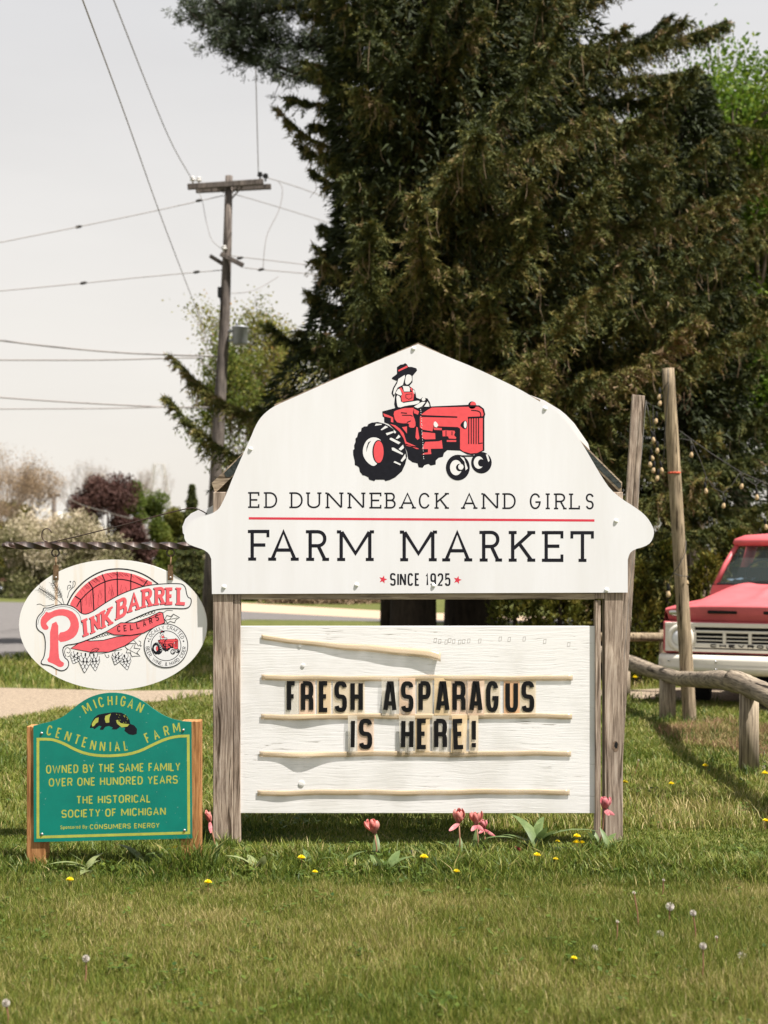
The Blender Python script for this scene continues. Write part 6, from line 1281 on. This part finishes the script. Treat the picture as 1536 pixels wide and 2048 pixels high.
# ------------------------------------------------------------------ utility poles and lines
UY = 33.0; SC = UY / F
up_ = empty('utility_pole', tuple(P(413, 1310, UY)), 0, 'tall weathered utility pole with cross-arms and a grey transformer', 'utility pole')
mb = MB(); mb.tube([P(458, 352, UY), P(455, 480, UY), P(449, 650, UY), P(440, 800, UY), P(424, 1100, UY), (P(413, 1300, UY).x, UY, gz(UY) - .2)], [.085, .10, .125, .135, .155, .165], 16); mb.build('shaft', UPOLE, up_, smooth=True)
def arm(a, b, th, dy=-.14):
    A, Bq = P(*a, UY) + Vector((0, dy, 0)), P(*b, UY) + Vector((0, dy, 0)); mb = MB(); d = (Bq - A); L = d.length; M_ = Matrix.Translation(A) @ d.to_track_quat('X', 'Z').to_matrix().to_4x4(); mb.box((0, -.05, -th / 2), (L, .05, th / 2), M_); return mb.build('cross_arm', UPOLE, up_, bevel=.008)
ar1 = arm((377, 377), (528, 367), .125); arm((390, 377.5), (541, 369.5), .115, .16)
a3 = arm((418, 508), (450, 528), .085, .2); arm((443, 511), (488, 534), .1, -.16)
mb = MB()
for q in (((449, 388), (437, 376)), ((464, 388), (478, 377)), ((464, 400), (486, 375))): mb.tube([P(*q[0], UY) + Vector((0, -.1, 0)), P(*q[1], UY) + Vector((0, -.1, 0))], .018, 5)
mb.build('arm_brace', UPOLE, up_)
def insul(x, y, m, s_=1): 
    mb = MB(); q = P(x, y, UY) + Vector((0, -.12, 0)); mb.lathe([(.02, -.10), (.02, -.02), (.07 * s_, -.01), (.06 * s_, .02), (.035, .03), (.06 * s_, .04), (.05 * s_, .07), (.02, .085)], 12, Matrix.Translation(q)); mb.build('insulator', m, up_, smooth=True)
for x, y in ((387, 363), (399, 364), (449, 500)): insul(x, y, PORC)
for x, y in ((521, 354), (532, 357)): insul(x, y, DARKI)
mb = MB(); q = P(481, 672, UY) + Vector((0, -.1, 0)); mb.lathe([(.16, -.22), (.175, -.20), (.185, .15), (.20, .165), (.20, .19), (.12, .215), (.02, .225)], 22, Matrix.Translation(q)); tr = mb.build('transformer', STEEL, up_, smooth=True)
mb = MB(); mb.tube([q + Vector((-.07, -.03, .2)), q + Vector((-.08, -.03, .33))], .03, 8); mb.tube([q + Vector((-.13, 0, .1)), q + Vector((-.30, .05, .1))], .03, 6); mb.tube([q + Vector((-.13, 0, -.12)), q + Vector((-.30, .05, -.12))], .03, 6); mb.build('bracket', STEEL, tr, smooth=True)
mb = MB(); mb.box(tuple(P(438, 588, UY) + Vector((-.02, -.12, -.09))), tuple(P(442, 580, UY) + Vector((.02, -.02, .05)))); mb.tube([P(440, 590, UY) + Vector((0, -.1, 0)), P(443, 605, UY) + Vector((0, -.1, 0))], .02, 6); mb.build('cutout_fuse', DARKI, up_)
WG = 'overhead cables round the utility pole'
def wire(pts, r_, lab, m=WIREM, beads=()):
    o = empty('power_line', tuple(P(*pts[0])), 0, lab, 'cable', WG); L = [P(*p) for p in pts]; q = []
    for i in range(len(L) - 1):                         # gentle Catmull-Rom
        a, b, c, d = L[max(0, i - 1)], L[i], L[i + 1], L[min(len(L) - 1, i + 2)]
        for k in range(8):
            t = k / 8; q.append(.5 * ((2 * b) + (c - a) * t + (2 * a - 5 * b + 4 * c - d) * t * t + (3 * b - a - 3 * c + d) * t ** 3))
    q.append(L[-1]); mb = MB(); mb.tube(q, r_, 5); mb.build('strand', m, o, smooth=True)
    for b in beads:
        mb = MB(); c = P(*b); mb.tube([c - Vector((.08, 0, .015)), c - Vector((.04, 0, .008)), c + Vector((.04, 0, .008)), c + Vector((.08, 0, .015))], [.012, .034, .034, .012], 8); mb.build('splice', WIRED, o, smooth=True)
wire([(163, -6, 14), (250, 230, 19), (330, 455, 26), (405, 650, 38)], .0085, 'long steep cable crossing the sky from the top left down behind the leafy tree', WIREM)
wire([(225, -6, 20), (300, 185, 25), (345, 290, 29), (386, 362, 33)], .010, 'steep pale cable ending at the left insulators of the top cross-arm')
wire([(511, -6, 26), (512, 160, 29), (517, 352, 33)], .010, 'near vertical cable above the right end of the top cross-arm')
wire([(-60, 497, 30), (0, 485, 30.5), (160, 453, 31.5), (300, 424, 32.3), (448, 391, 33)], .011, 'upper sloping cable with splices running left from below the top cross-arm', beads=[(157, 453.5, 31.5), (398, 401, 32.7)])
wire([(-60, 587, 30), (0, 582, 30.5), (160, 567, 31.5), (300, 553, 32.3), (446, 540, 33)], .011, 'second sloping cable with splices running left from the lower cross-arm', beads=[(167, 566, 31.5), (393, 544, 32.7)])
wire([(-60, 674, 30), (0, 681, 31), (130, 696, 32), (270, 707, 33), (440, 713, 33)], .020, 'thick sagging cable below the transformer height, upper of a close pair on the left')
wire([(-60, 720, 30), (0, 720, 31), (200, 720, 32), (390, 716, 33), (402, 724, 33), (436, 745, 33)], .018, 'level cable kinking down at the pole, lower of the close pair on the left')
wire([(-60, 791, 30), (0, 795, 31), (150, 805, 32), (330, 814, 33), (440, 815, 33)], .018, 'low sagging cable, upper of the lowest pair on the left')
wire([(-60, 818.5, 30), (0, 818, 31), (200, 817, 32), (330, 814.5, 33), (438, 816, 33)], .014, 'lowest level cable on the left of the pole')
wire([(534, 356, 33), (560, 363, 34), (620, 383, 36), (760, 435, 40)], .010, 'cable from the right top insulators running right behind the spruce')
wire([(466, 388, 33), (520, 403, 34), (640, 440, 36), (760, 480, 40)], .009, 'faint cable below the top cross-arm brace running right behind the spruce')
wire([(452, 510, 33), (490, 515, 33.5), (600, 528, 35), (760, 548, 38)], .010, 'level cable leaving the upper side of the lower cross-arm to the right')
wire([(488, 535, 33), (520, 539, 33.5), (620, 548, 35), (760, 562, 38)], .011, 'level cable leaving the lower side of the lower cross-arm to the right', beads=[(522, 539, 33.5), (480, 516, 33.3)])
wire([(556, 362, 33.9), (565, 380, 33.9), (558, 420, 33.8), (536, 465, 33.6), (529, 500, 33.5), (526, 537, 33.5)], .008, 'looping jumper cable hanging between the two right-hand lines')
wire([(394, 378, 33), (404, 400, 33), (413, 445, 33), (424, 480, 33), (447, 500, 33)], .007, 'looping jumper cable left of the pole between the two cross-arms')
wire([(557, 553, 34), (530, 570, 33.8), (500, 583, 33.5), (462, 587, 33.2)], .008, 'short drop cable above the leafy tree right of the pole')
sp = empty('utility_pole', tuple(P(108, 1190, 80)), 0, 'small distant utility pole above the left strap of the oval sign', 'utility pole'); mb = MB(); mb.tube([P(108, 985, 80), (P(108, 985, 80).x, 80, gz(80) - .1)], [.12, .15], 10); mb.build('shaft', UPOLE, sp, smooth=True)
mb = MB(); mb.box(tuple(P(103, 992, 80) + Vector((-.2, -.1, -.05))), tuple(P(113, 990, 80) + Vector((.2, .1, .05)))); mb.build('cross_arm', UPOLE, sp)
mb = MB(); q = P(118, 1035, 80); mb.lathe([(.17, -.3), (.19, -.25), (.19, .25), (.1, .3)], 14, Matrix.Translation(q)); mb.build('transformer', PORC, sp, smooth=True)
wire([(-40, 980, 78), (108, 988, 80), (170, 1012, 84), (265, 1038, 95)], .02, 'far pale cable at the small distant pole')
